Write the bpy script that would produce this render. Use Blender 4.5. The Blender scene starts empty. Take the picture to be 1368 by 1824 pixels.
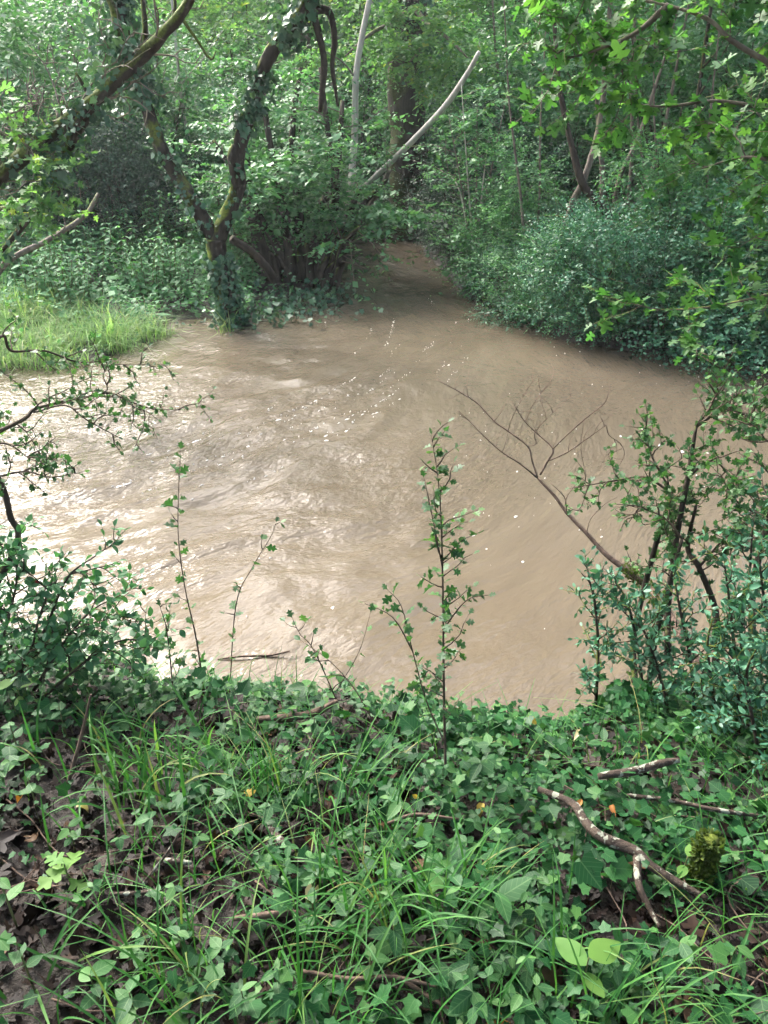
import bpy, math
import numpy as np
from mathutils import Matrix, Vector

S = bpy.context.scene
C = S.collection
rng = np.random.default_rng(7)
V3 = lambda *a: np.array(a, float)

# ------------------------------------------------------------------ camera, sky, sun, exposure
EYE = V3(0, 0, 2.6)
PITCH = math.radians(29.0)
FPX = 1378.0                                  # focal length in pixels of a 1368 x 1824 frame
cam_d = bpy.data.cameras.new('camera')
cam = bpy.data.objects.new('camera', cam_d)
C.objects.link(cam)
cam.location = EYE
cam.rotation_euler = (math.radians(90) - PITCH, 0, 0)
cam_d.sensor_fit = 'VERTICAL'
cam_d.sensor_height = 24.0
cam_d.lens = 24.0 * FPX / 1824.0
cam_d.clip_start = 0.05
cam_d.clip_end = 600
S.camera = cam

SUN_EL, SUN_AZ = 42.0, -41.0                  # azimuth from +Y towards +X
world = bpy.data.worlds.new('World')
S.world = world
world.use_nodes = True
wt = world.node_tree
wt.nodes.clear()
wo = wt.nodes.new('ShaderNodeOutputWorld')
wb = wt.nodes.new('ShaderNodeBackground')
ws = wt.nodes.new('ShaderNodeTexSky')
ws.sky_type = 'NISHITA'
ws.sun_disc = False
ws.sun_elevation = math.radians(SUN_EL)
ws.sun_rotation = math.radians(SUN_AZ)
ws.air_density = 1.0
ws.dust_density = 6.0
ws.ozone_density = 1.0
wh = wt.nodes.new('ShaderNodeHueSaturation')  # thin high cloud: the sky is nearly white
wh.inputs['Saturation'].default_value = 0.75
wt.links.new(ws.outputs[0], wh.inputs['Color'])
wt.links.new(wh.outputs[0], wb.inputs[0])
wb.inputs[1].default_value = 0.15
wt.links.new(wb.outputs[0], wo.inputs[0])

sun_d = bpy.data.lights.new('sun', 'SUN')
sun_d.energy = 1.5
sun_d.angle = math.radians(28)
sun_d.color = (1.0, 0.98, 0.94)
sun = bpy.data.objects.new('sun', sun_d)
C.objects.link(sun)
az, el = math.radians(SUN_AZ), math.radians(SUN_EL)
sdir = Vector((math.sin(az) * math.cos(el), math.cos(az) * math.cos(el), math.sin(el)))
sun.rotation_euler = sdir.to_track_quat('Z', 'Y').to_euler()
sun.location = (0, 0, 30)

S.view_settings.view_transform = 'Standard'
S.view_settings.look = 'None'
S.view_settings.gamma = 1
S.view_settings.use_curve_mapping = False
S.view_settings.exposure = 2.6
S.render.engine = 'CYCLES'
HAZE = 0.0011                                 # density of the haze volume added at the end to pale the distance
S.cycles.use_denoising = True
S.cycles.use_adaptive_sampling = True
S.cycles.adaptive_threshold = 0.03
S.cycles.max_bounces = 5
S.cycles.diffuse_bounces = 3
S.cycles.glossy_bounces = 2
S.cycles.transmission_bounces = 4
S.cycles.transparent_max_bounces = 4
S.cycles.caustics_reflective = False
S.cycles.caustics_refractive = False


# ------------------------------------------------------------------ helpers: picture to place
def ray(px, py):
    a = (px - 684) / FPX
    b = (912 - py) / FPX
    return V3(a, math.cos(PITCH) + b * math.sin(PITCH), -math.sin(PITCH) + b * math.cos(PITCH))


def at(px, py, Y):
    d = ray(px, py)
    return EYE + d * (Y / d[1])


def atz(px, py, z):
    d = ray(px, py)
    return EYE + d * ((z - EYE[2]) / d[2])


def path(*q):
    return np.array([at(*p) for p in q])


def wpx(w, Y):                                 # a width of w pixels at depth Y, as a radius
    return 0.5 * w / FPX * Y / math.cos(PITCH) * 0.93


# ------------------------------------------------------------------ helpers: noise
_perm = np.random.default_rng(1).permutation(512)
_perm = np.concatenate([_perm, _perm, _perm])
_gang = np.random.default_rng(2).uniform(0, 2 * np.pi, 512)


def noise2(x, y):
    x = np.asarray(x, float); y = np.asarray(y, float)
    xi = np.floor(x).astype(int); yi = np.floor(y).astype(int)
    xf = x - xi; yf = y - yi
    u = xf * xf * xf * (xf * (xf * 6 - 15) + 10)
    v = yf * yf * yf * (yf * (yf * 6 - 15) + 10)

    def g(ix, iy, dx, dy):
        h = _perm[(_perm[ix & 511] + iy) & 511]
        a = _gang[h]
        return np.cos(a) * dx + np.sin(a) * dy
    n00 = g(xi, yi, xf, yf); n10 = g(xi + 1, yi, xf - 1, yf)
    n01 = g(xi, yi + 1, xf, yf - 1); n11 = g(xi + 1, yi + 1, xf - 1, yf - 1)
    a = n00 + u * (n10 - n00); b = n01 + u * (n11 - n01)
    return (a + v * (b - a)) * 1.4


def fbm(x, y, o=4):
    s = 0; a = 1.0; f = 1.0
    for i in range(o):
        s = s + a * noise2(x * f + 17.3 * i, y * f - 9.1 * i)
        a *= 0.5; f *= 2.03
    return s


def norm(v):
    return v / np.maximum(np.linalg.norm(v, axis=-1, keepdims=True), 1e-9)


# ------------------------------------------------------------------ helpers: objects
BASE = {}


def mesh_np(name, Vv, faces, mat, uv=None, smooth=True):
    """faces: list of int arrays (n,k)"""
    Vv = np.asarray(Vv, np.float32)
    me = bpy.data.meshes.new(name)
    me.vertices.add(len(Vv))
    me.vertices.foreach_set('co', Vv.ravel())
    faces = [np.asarray(f, np.int32) for f in faces if len(f)]
    tot = np.concatenate([np.full(len(f), f.shape[1], np.int32) for f in faces])
    idx = np.concatenate([f.ravel() for f in faces])
    start = np.concatenate([[0], np.cumsum(tot)[:-1]]).astype(np.int32)
    me.loops.add(len(idx))
    me.loops.foreach_set('vertex_index', idx)
    me.polygons.add(len(tot))
    me.polygons.foreach_set('loop_start', start)
    me.polygons.foreach_set('loop_total', tot)
    me.polygons.foreach_set('use_smooth', np.full(len(tot), smooth, bool))
    if uv is not None:
        l = me.uv_layers.new(name='UVMap')
        l.data.foreach_set('uv', np.asarray(uv, np.float32)[idx].ravel())
    me.update(calc_edges=True)
    if mat is not None:
        me.materials.append(mat)
    return me


def tag(o, label=None, cat=None, group=None, kind=None):
    if label: o['label'] = label
    if cat: o['category'] = cat
    if group: o['group'] = group
    if kind: o['kind'] = kind
    return o


def thing(name, label, cat, loc=(0, 0, 0), group=None):
    o = bpy.data.objects.new(name, None)
    o.empty_display_size = 0.1
    o.location = tuple(float(v) for v in loc)
    C.objects.link(o)
    BASE[o.name] = np.array(loc, float)
    return tag(o, label, cat, group)


def part(name, me, parent=None, world_verts=True, kind=None):
    o = bpy.data.objects.new(name, me)
    C.objects.link(o)
    if parent is not None:
        o.parent = parent
        if world_verts:
            o.location = tuple(-BASE[parent.name])
    if kind: o['kind'] = kind
    if world_verts: BASE[o.name] = np.zeros(3)      # a part built in world coordinates can carry sub-parts
    return o


def copy_tree(root, loc, rz=0.0, sc=1.0, label=None, group=None, tilt=(0, 0)):
    r = root.copy(); C.objects.link(r)
    r.location = tuple(float(v) for v in loc)
    r.rotation_euler = (tilt[0], tilt[1], rz)
    r.scale = (sc, sc, sc) if np.isscalar(sc) else sc
    if label: r['label'] = label
    if group: r['group'] = group
    for ch in list(root.children):
        c = ch.copy(); C.objects.link(c); c.parent = r
    return r


# ------------------------------------------------------------------ helpers: shapes
def spline(pts, rad, per=6):
    pts = np.asarray(pts, float)
    n = len(pts)
    rad = np.interp(np.linspace(0, 1, n), np.linspace(0, 1, len(rad)), rad)
    P = np.vstack([2 * pts[0] - pts[1], pts, 2 * pts[-1] - pts[-2]])
    out = []; ro = []
    for i in range(n - 1):
        p0, p1, p2, p3 = P[i:i + 4]
        for t in np.linspace(0, 1, per, endpoint=False):
            out.append(0.5 * ((2 * p1) + (-p0 + p2) * t + (2 * p0 - 5 * p1 + 4 * p2 - p3) * t * t + (-p0 + 3 * p1 - 3 * p2 + p3) * t ** 3))
            ro.append(rad[i] * (1 - t) + rad[i + 1] * t)
    out.append(pts[-1]); ro.append(rad[-1])
    return np.array(out), np.array(ro)


class Tubes:
    def __init__(self): self.V = []; self.F = []; self.n = 0

    def add(self, pts, rad, k=6, per=4, rough=0.0, seed=0, cap=True):
        if np.isscalar(rad): rad = [rad, rad]
        p, r = spline(pts, rad, per) if per > 1 else (np.asarray(pts, float), np.interp(np.linspace(0, 1, len(pts)), np.linspace(0, 1, len(rad)), rad))
        n = len(p)
        T = norm(np.gradient(p, axis=0))
        a = V3(0, 0, 1) if abs(T[0][2]) < 0.9 else V3(1, 0, 0)
        N = np.zeros_like(p)
        N[0] = norm(np.cross(T[0], a))
        for i in range(1, n):
            v = N[i - 1] - T[i] * np.dot(N[i - 1], T[i])
            N[i] = norm(v)
        B = np.cross(T, N)
        th = np.linspace(0, 2 * np.pi, k, endpoint=False)
        R = r[:, None] * np.ones((1, k))
        if rough:
            L = np.concatenate([[0], np.cumsum(np.linalg.norm(np.diff(p, axis=0), axis=1))])
            R = R * (1 + rough * noise2(L[:, None] * 3.1 + seed * 7.7 + 0 * th, np.cos(th)[None] * 1.3 + 4.1 + 0 * L[:, None])
                     + rough * 0.8 * noise2(L[:, None] * 9 + seed * 3.3, np.sin(th)[None] * 2.2 - 2.7)
                     + rough * 0.5 * noise2(L[:, None] * 2.2 + seed, th[None] * 2.9))
        v = p[:, None] + R[..., None] * (np.cos(th)[None, :, None] * N[:, None] + np.sin(th)[None, :, None] * B[:, None])
        i0 = self.n + (np.arange(n - 1)[:, None] * k + np.arange(k)[None])
        i1 = self.n + (np.arange(n - 1)[:, None] * k + (np.arange(k)[None] + 1) % k)
        q = np.stack([i0, i1, i1 + k, i0 + k], -1).reshape(-1, 4)
        self.V.append(v.reshape(-1, 3)); self.F.append(q); self.n += n * k
        if cap:
            for ring in (0, n - 1):
                self.V.append(p[ring][None])
            c0, c1 = self.n, self.n + 1
            b = self.n - n * k
            j = np.arange(k)
            t0 = np.stack([np.full(k, c0), b + (j + 1) % k, b + j, b + j], -1)
            t1 = np.stack([np.full(k, c1), b + (n - 1) * k + j, b + (n - 1) * k + (j + 1) % k, b + (n - 1) * k + (j + 1) % k], -1)
            self.caps = getattr(self, 'caps', []) + [t0[:, :3], t1[:, :3]]
            self.n += 2
        return self

    def mesh(self, name, mat):
        fs = [np.vstack(self.F)]
        if getattr(self, 'caps', None): fs.append(np.vstack(self.caps))
        return mesh_np(name, np.vstack(self.V), fs, mat)


def leaf_template(half, zf=0.22, droop=0.16, ctr=0.42):
    """half outline from base to tip (y >= 0); a fan about a point on the midrib"""
    half = np.array(half, float)
    up = half
    low = half[::-1].copy(); low[:, 1] *= -1
    if half[-1, 1] == 0: low = low[1:]
    if half[0, 1] == 0: low = low[:-1]
    out = np.vstack([up, low])
    v = np.vstack([[ctr, 0], out])
    z = zf * np.abs(v[:, 1]) - droop * v[:, 0] ** 2
    v3 = np.column_stack([v, z])
    n = len(out)
    f = np.array([[0, 1 + i, 1 + (i + 1) % n] for i in range(n)])[:, ::-1]
    return v3, f, np.column_stack([v[:, 0], v[:, 1] + 0.5])


def strip_template(xs, ws, zf=0.3, droop=0.18):
    """leaf as two rows of faces each side of a midrib"""
    v = []; n = len(xs)
    for x, w in zip(xs, ws):
        for s in (-1, 0, 1):
            v.append([x, s * w, abs(s) * w * zf - droop * x * x])
    f = []
    for i in range(n - 1):
        a = 3 * i
        f += [[a, a + 3, a + 4], [a, a + 4, a + 1], [a + 1, a + 4, a + 5], [a + 1, a + 5, a + 2]]
    v = np.array(v)
    return v, np.array(f), np.column_stack([v[:, 0], v[:, 1] + 0.5])


T_FAR = (V3(0, 0, 0, .48, .33, .07, 1, 0, -.05, .48, -.33, .07).reshape(4, 3), np.array([[0, 2, 1], [0, 3, 2]]),
         np.array([[0, .5], [.48, .83], [1, .5], [.48, .17]]))
T_OVAL = strip_template([0, .16, .42, .72, 1], [.01, .2, .29, .19, .0])
T_OVALF = strip_template([0, .06, .15, .27, .4, .55, .7, .83, .93, 1], [.008, .09, .175, .245, .28, .265, .21, .135, .065, .0])
T_LANCE = strip_template([0, .15, .4, .7, 1], [.01, .11, .15, .1, .0])
T_IVY = leaf_template([(.06, 0), (-.04, .16), (.0, .42), (.24, .37), (.5, .5), (.62, .25), (.82, .13), (1, 0)])
T_HAW = leaf_template([(-.25, 0), (0.0, .03), (.22, .14), (.34, .4), (.5, .36), (.54, .13), (.7, .36), (.82, .28), (.82, .1), (1, .06), (1.0, 0)], zf=.3)
T_MAPLE = leaf_template([(0.04, 0), (-.06, .22), (.06, .5), (.2, .44), (.26, .24), (.5, .6), (.62, .48), (.58, .2), (.86, .2), (1, 0.04), (1, 0)])
T_SMALL = strip_template([0, .35, .75, 1], [.02, .23, .17, 0.0])


def leaves_arrays(T, P, D, N, s, w=None, zs=None):
    tv, tf, tuv = T
    n = len(P)
    D = norm(D)
    N = norm(N - D * np.sum(N * D, -1, keepdims=True))
    Bv = np.cross(N, D)
    w = np.ones(n) if w is None else w
    zs = np.ones(n) if zs is None else zs
    s = np.asarray(s)
    v = P[:, None] + s[:, None, None] * (tv[None, :, 0:1] * D[:, None] + tv[None, :, 1:2] * w[:, None, None] * Bv[:, None] + tv[None, :, 2:3] * zs[:, None, None] * N[:, None])
    f = tf[None] + (np.arange(n) * len(tv))[:, None, None]
    return v.reshape(-1, 3), f.reshape(-1, 3), np.tile(tuv, (n, 1))


def leaf_mesh(name, T, lv, mat):
    P, D, N, s = lv
    r = np.random.default_rng(len(P))
    v, f, uv = leaves_arrays(T, P, D, N, s, r.uniform(.85, 1.15, len(P)), r.uniform(-.3, 1.6, len(P)))
    return mesh_np(name, v, [f], mat, uv, smooth=True)


_unit = {}


def leaf_objects(parent, T, tname, lv, mat, most=300, stuff_name='leaf_mass'):
    """the leaves that show largest as single objects, the others joined"""
    P, D, N, s = lv
    rel = P - EYE
    f = V3(0, math.cos(PITCH), -math.sin(PITCH)); u = V3(0, math.sin(PITCH), math.cos(PITCH))
    zc = rel @ f
    x = rel[:, 0] / zc * FPX; y = rel @ u / zc * FPX
    inside = (zc > .2) & (np.abs(x) < 690) & (np.abs(y) < 918)
    score = np.where(inside, s / np.maximum(zc, .1), -1)
    order = np.argsort(-score)
    k = min(most, int(inside.sum()))
    single = order[:k]; rest = order[k:]
    key = (tname, mat.name)
    if key not in _unit:
        _unit[key] = []
        for zs in (-.2, .5, 1.2):
            v = T[0].copy(); v[:, 2] *= zs
            _unit[key].append(mesh_np(tname, v, [T[1]], mat, T[2]))
    b = BASE[parent.name]
    Dn = norm(D); Nn = norm(N - Dn * np.sum(N * Dn, -1, keepdims=True)); Bn = np.cross(Nn, Dn)
    for i in single:
        o = bpy.data.objects.new('leaf', _unit[key][int(rng.integers(3))])
        C.objects.link(o); o.parent = parent
        m = np.eye(4)
        m[:3, 0] = Dn[i] * s[i]; m[:3, 1] = Bn[i] * s[i] * rng.uniform(.88, 1.12); m[:3, 2] = Nn[i] * s[i]
        m[:3, 3] = P[i] - b
        o.matrix_basis = Matrix(m.tolist())
    if len(rest):
        part(stuff_name, leaf_mesh(stuff_name, T, (P[rest], D[rest], N[rest], s[rest]), mat), parent, kind='stuff')


def cat_lv(*ls):
    return tuple(np.concatenate([l[i] for l in ls]) for i in range(4))


def spray(r, O, D, L, nl, size, droop=.15, spread=1.0, tilt=.45, var=.3, planar=.8):
    """leafy twigs, leaves alternating on both sides"""
    n = len(O)
    D = norm(D)
    L = np.broadcast_to(np.asarray(L, float), (n,))
    t = (np.arange(nl)[None] + .5 + r.uniform(-.25, .25, (n, nl))) / nl
    sg = np.where(np.arange(nl) % 2 == 0, 1., -1.)[None, :, None]
    upv = norm(V3(0, 0, 1)[None] * planar + r.normal(0, .25, (n, 3)))
    Sd = norm(np.cross(D, upv))
    P = O[:, None] + D[:, None] * (L[:, None] * t)[..., None]
    P[..., 2] -= droop * L[:, None] * t ** 2
    ld = D[:, None] * .55 + Sd[:, None] * sg * spread + r.normal(0, .3, (n, nl, 3))
    ld[..., 2] -= .2
    nn = upv[:, None] + r.normal(0, tilt, (n, nl, 3))
    sz = size * np.exp(r.normal(0, var, (n, nl))) * (1 - .35 * t)
    return P.reshape(-1, 3), norm(ld).reshape(-1, 3), norm(nn).reshape(-1, 3), np.clip(sz, size * .4, size * 1.9).reshape(-1)


def twig_mesh(name, O, D, L, rad, mat, droop=.15):
    """thin three-sided tapered twigs along the sprays"""
    n = len(O); D = norm(D)
    L = np.broadcast_to(np.asarray(L, float), (n,))
    a = norm(np.cross(D, V3(.3, .2, 1)[None])); b = np.cross(D, a)
    rings = []
    for t, q in ((0, 1), (.5, .7), (1, .25)):
        c = O + D * (L * t)[:, None]; c = c - np.array([0, 0, 1]) * (droop * L * t * t)[:, None]
        for k in range(3):
            th = 2 * np.pi * k / 3
            rings.append(c + rad * q * (math.cos(th) * a + math.sin(th) * b))
    v = np.stack(rings, 1)                       # n,9,3
    f = []
    for g in range(2):
        for k in range(3):
            f.append([g * 3 + k, g * 3 + (k + 1) % 3, g * 3 + 3 + (k + 1) % 3, g * 3 + 3 + k])
    f = np.array(f)[None] + (np.arange(n) * 9)[:, None, None]
    return mesh_np(name, v.reshape(-1, 3), [f.reshape(-1, 4)], mat)


def in_blobs(r, blobs, n, clump=20, tight=.3):
    """origins gathered in clumps inside ellipsoids, with an outward direction"""
    w = np.array([b[1][0] * b[1][1] * b[1][2] for b in blobs]) ** .75
    bi = r.choice(len(blobs), max(1, n // clump), p=w / w.sum())
    c = np.array([b[0] for b in blobs])[bi]; rr = np.array([b[1] for b in blobs])[bi]
    d = norm(r.normal(0, 1, (len(bi), 3)))
    q = r.uniform(0, 1, (len(bi), 1)) ** (1 / 2.6)
    cc = c + d * q * rr
    ci = r.integers(0, len(bi), n)
    off = r.normal(0, 1, (n, 3)) * rr[ci] * tight * .6
    O = cc[ci] + off
    D = norm(d[ci] * 1.0 + norm(off) * .7 + V3(0, 0, .15) + r.normal(0, .35, (n, 3)))
    return O, D


def side_shoots(r, pts, n, L, t0=.15, t1=1.0, out=1.0, up=.3, fwd=.6, wob=.15, k=5):
    """curved side shoots along a polyline"""
    pts = np.asarray(pts)
    seg = np.linalg.norm(np.diff(pts, axis=0), axis=1); cs = np.concatenate([[0], np.cumsum(seg)]) / seg.sum()
    res = []
    for i in range(n):
        t = t0 + (t1 - t0) * (i + r.uniform(0, 1)) / n
        p = np.array([np.interp(t, cs, pts[:, j]) for j in range(3)])
        j = min(np.searchsorted(cs, t, 'right') - 1, len(pts) - 2)
        T = norm(pts[j + 1] - pts[j])
        s = norm(np.cross(T, r.normal(0, 1, 3)))
        d = norm(T * fwd + s * out + V3(0, 0, up))
        l = L * r.uniform(.5, 1.2) * (1.1 - .5 * t)
        q = [p]
        for m in range(k - 1):
            d = norm(d + r.normal(0, wob, 3))
            q.append(q[-1] + d * l / (k - 1))
        res.append(np.array(q))
    return res


def leaves_along(r, polys, gap, size, per=2, t0=.1, tilt=.5, var=.3, flat=.7):
    P = []; D = []; N = []; s = []
    for q in polys:
        seg = np.linalg.norm(np.diff(q, axis=0), axis=1); tot = seg.sum(); cs = np.concatenate([[0], np.cumsum(seg)])
        m = max(1, int(tot * (1 - t0) / gap))
        for i in range(m):
            d0 = tot * t0 + (i + r.uniform(0, .9)) * gap
            p = np.array([np.interp(d0, cs, q[:, j]) for j in range(3)])
            j = min(np.searchsorted(cs, d0, 'right') - 1, len(q) - 2)
            T = norm(q[j + 1] - q[j])
            for _ in range(per):
                sd = norm(np.cross(T, r.normal(0, 1, 3)))
                P.append(p + sd * size * .12); D.append(T * .45 + sd + r.normal(0, .2, 3) + V3(0, 0, -.05))
                N.append(V3(0, 0, flat) + r.normal(0, tilt, 3)); s.append(size * math.exp(r.normal(0, var)))
        P.append(q[-1]); D.append(q[-1] - q[-2]); N.append(V3(0, 0, 1) + r.normal(0, .4, 3)); s.append(size)
    D = norm(np.array(D))
    return np.array(P), D, norm(np.array(N)), np.clip(np.array(s), size * .45, size * 1.8)


def ivy_on(r, pts, rad, n, size, t0=0, t1=1, bulge=.05, upbias=0.3):
    p, q = spline(pts, rad, 8)
    t = r.uniform(t0, t1, n) * (len(p) - 1)
    i = np.clip(t.astype(int), 0, len(p) - 2); fr = (t - i)[:, None]
    c = p[i] * (1 - fr) + p[i + 1] * fr
    T = norm(p[i + 1] - p[i])
    o = norm(np.cross(T, r.normal(0, 1, (n, 3))))
    c = c + o * (q[i][:, None] + np.abs(r.normal(0, bulge, (n, 1))))
    D = norm(V3(0, 0, -.6)[None] + r.normal(0, .6, (n, 3)) + o * .2)
    N = norm(o + V3(0, 0, upbias)[None] + r.normal(0, .4, (n, 3)))
    return c, D, N, size * np.exp(r.normal(0, .3, n))


# ------------------------------------------------------------------ materials
def nodes(name):
    m = bpy.data.materials.new(name); m.use_nodes = True
    nt = m.node_tree; nt.nodes.clear()
    out = nt.nodes.new('ShaderNodeOutputMaterial')
    return m, nt, out


def ramp(nt, fac, stops):
    r = nt.nodes.new('ShaderNodeValToRGB')
    e = r.color_ramp.elements
    e[0].position, e[0].color = stops[0][0], (*stops[0][1], 1)
    e[1].position, e[1].color = stops[-1][0], (*stops[-1][1], 1)
    for p, c in stops[1:-1]:
        x = e.new(p); x.color = (*c, 1)
    nt.links.new(fac, r.inputs[0])
    return r.outputs[0]


def math_n(nt, op, a, b=None, c=None):
    n = nt.nodes.new('ShaderNodeMath'); n.operation = op
    for i, v in enumerate((a, b, c)):
        if v is None: continue
        if isinstance(v, (int, float)): n.inputs[i].default_value = v
        else: nt.links.new(v, n.inputs[i])
    return n.outputs[0]


def tex_noise(nt, scale, detail=3, rough=.55, vec=None):
    n = nt.nodes.new('ShaderNodeTexNoise')
    n.inputs['Scale'].default_value = scale; n.inputs['Detail'].default_value = detail; n.inputs['Roughness'].default_value = rough
    if vec is not None: nt.links.new(vec, n.inputs['Vector'])
    return n.outputs['Fac']


def leaf_mat(name, stops, rough=.4, trans=.3, tcol=1.7, spec=.5, veins=0.0, spots=True):
    m, nt, out = nodes(name)
    g = nt.nodes.new('ShaderNodeNewGeometry'); oi = nt.nodes.new('ShaderNodeObjectInfo')
    rnd = math_n(nt, 'FRACT', math_n(nt, 'ADD', g.outputs['Random Per Island'], oi.outputs['Random']))
    col = ramp(nt, rnd, stops)
    tc = nt.nodes.new('ShaderNodeTexCoord')
    if spots:
        nz = tex_noise(nt, 6.0, 2, .6, g.outputs['Position'])
        hs = nt.nodes.new('ShaderNodeHueSaturation')
        nt.links.new(col, hs.inputs['Color'])
        nt.links.new(math_n(nt, 'MULTIPLY_ADD', nz, .9, .55), hs.inputs['Value'])
        col = hs.outputs[0]
    if veins:
        sp = nt.nodes.new('ShaderNodeSeparateXYZ'); nt.links.new(tc.outputs['UV'], sp.inputs[0])
        v = math_n(nt, 'ABSOLUTE', math_n(nt, 'SUBTRACT', sp.outputs[1], .5))
        mid = math_n(nt, 'LESS_THAN', v, .018)
        wv = math_n(nt, 'SINE', math_n(nt, 'MULTIPLY', math_n(nt, 'SUBTRACT', sp.outputs[0], math_n(nt, 'MULTIPLY', v, .9)), 38.0))
        side = math_n(nt, 'GREATER_THAN', wv, .9)
        vn = math_n(nt, 'MAXIMUM', mid, math_n(nt, 'MULTIPLY', side, .55))
        mx = nt.nodes.new('ShaderNodeMixRGB'); mx.inputs[2].default_value = (.16, .27, .12, 1)
        nt.links.new(math_n(nt, 'MULTIPLY', vn, veins), mx.inputs[0]); nt.links.new(col, mx.inputs[1])
        col = mx.outputs[0]
    p = nt.nodes.new('ShaderNodeBsdfPrincipled')
    nt.links.new(col, p.inputs['Base Color'])
    p.inputs['Roughness'].default_value = rough + .13
    p.inputs['Specular IOR Level'].default_value = spec * .7
    tr = nt.nodes.new('ShaderNodeBsdfTranslucent')
    tm = nt.nodes.new('ShaderNodeMixRGB'); tm.blend_type = 'MULTIPLY'; tm.inputs[0].default_value = 1
    tm.inputs[2].default_value = (tcol * .95, tcol, tcol * .5, 1)
    nt.links.new(col, tm.inputs[1]); nt.links.new(tm.outputs[0], tr.inputs[0])
    ms = nt.nodes.new('ShaderNodeMixShader'); ms.inputs[0].default_value = trans
    nt.links.new(p.outputs[0], ms.inputs[1]); nt.links.new(tr.outputs[0], ms.inputs[2])
    nt.links.new(ms.outputs[0], out.inputs[0])
    return m


def bark_mat(name, c0, c1, moss=0.0, mosscol=(.09, .12, .015), scale=9, bump=.5, lichen=0.0):
    m, nt, out = nodes(name)
    tc = nt.nodes.new('ShaderNodeNewGeometry')
    mp = nt.nodes.new('ShaderNodeMapping'); mp.inputs['Scale'].default_value = (1, 1, .28)
    nt.links.new(tc.outputs['Position'], mp.inputs[0])
    n1 = tex_noise(nt, scale * 2.2, 5, .65, mp.outputs[0])
    col = ramp(nt, n1, [(.3, c0), (.7, c1)])
    if lichen:
        n3 = tex_noise(nt, scale * 1.6, 3, .6, tc.outputs['Position'])
        k = ramp(nt, n3, [(.60 - lichen * .14, (0, 0, 0)), (.64 - lichen * .14, (1, 1, 1))])
        mx = nt.nodes.new('ShaderNodeMixRGB'); mx.inputs[2].default_value = (.24, .25, .20, 1)
        nt.links.new(k, mx.inputs[0]); nt.links.new(col, mx.inputs[1]); col = mx.outputs[0]
    if moss:
        sp = nt.nodes.new('ShaderNodeSeparateXYZ'); nt.links.new(tc.outputs['Normal'], sp.inputs[0])
        n2 = tex_noise(nt, 2.3, 4, .6, tc.outputs['Position'])
        # moss keeps to the upper and left-hand sides of the bark
        lean = math_n(nt, 'ADD', math_n(nt, 'MULTIPLY', sp.outputs[2], .28), math_n(nt, 'MULTIPLY', sp.outputs[0], -.16))
        k = ramp(nt, math_n(nt, 'ADD', math_n(nt, 'ADD', n2, lean), moss - .5), [(.5, (0, 0, 0)), (.62, (1, 1, 1))])
        mx = nt.nodes.new('ShaderNodeMixRGB')
        mc = ramp(nt, tex_noise(nt, 40, 2, .6, tc.outputs['Position']), [(.3, tuple(v * .5 for v in mosscol)), (.7, tuple(v * 1.5 for v in mosscol))])
        nt.links.new(k, mx.inputs[0]); nt.links.new(col, mx.inputs[1]); nt.links.new(mc, mx.inputs[2]); col = mx.outputs[0]
    p = nt.nodes.new('ShaderNodeBsdfPrincipled'); p.inputs['Roughness'].default_value = .8
    p.inputs['Specular IOR Level'].default_value = .25
    nt.links.new(col, p.inputs['Base Color'])
    b = nt.nodes.new('ShaderNodeBump'); b.inputs['Strength'].default_value = bump; b.inputs['Distance'].default_value = .03
    nt.links.new(n1, b.inputs['Height']); nt.links.new(b.outputs[0], p.inputs['Normal'])
    nt.links.new(p.outputs[0], out.inputs[0])
    return m


M = {}
# foliage
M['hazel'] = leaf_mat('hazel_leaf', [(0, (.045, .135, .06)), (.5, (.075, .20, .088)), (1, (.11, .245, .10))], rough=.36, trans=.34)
M['lime'] = leaf_mat('sun_tinted_leaf', [(0, (.06, .15, .05)), (.6, (.09, .21, .075)), (.95, (.125, .25, .07)), (1, (.24, .28, .06))], rough=.45, trans=.42)  # yellow-green ramp lightened, sunlight put into the leaf colour
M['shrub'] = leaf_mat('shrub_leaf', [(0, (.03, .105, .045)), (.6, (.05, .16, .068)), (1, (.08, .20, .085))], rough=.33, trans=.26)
M['privet'] = leaf_mat('privet_leaf', [(0, (.025, .095, .055)), (.6, (.045, .145, .082)), (1, (.07, .19, .11))], rough=.36, trans=.2)
M['holly'] = leaf_mat('dark_leaf', [(0, (.015, .045, .03)), (.7, (.03, .08, .045)), (1, (.05, .11, .06))], rough=.36, trans=.12)
M['ivy_far'] = leaf_mat('ivy_climbing_leaf', [(0, (.025, .075, .045)), (.6, (.045, .115, .065)), (1, (.08, .16, .085))], rough=.36, trans=.16)
M['ivy'] = leaf_mat('ivy_leaf', [(0, (.005, .034, .011)), (.45, (.010, .060, .017)), (.85, (.022, .095, .026)), (1, (.06, .15, .035))], rough=.38, spec=.28, trans=.22, veins=.22)
M['haw'] = leaf_mat('hawthorn_leaf', [(0, (.02, .07, .025)), (.6, (.035, .105, .032)), (1, (.065, .15, .04))], rough=.4, trans=.3)
M['maple'] = leaf_mat('maple_leaf', [(0, (.03, .105, .03)), (.6, (.05, .15, .036)), (1, (.085, .2, .045))], rough=.42, trans=.4, veins=.15)
M['herb'] = leaf_mat('herb_leaf', [(0, (.05, .155, .06)), (.6, (.08, .22, .09)), (1, (.115, .26, .11))], rough=.45, trans=.3)
M['seedling'] = leaf_mat('seedling_leaf', [(0, (.014, .062, .02)), (.6, (.026, .095, .028)), (1, (.06, .15, .04))], rough=.42, trans=.28, veins=.3, spec=.35)
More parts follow.
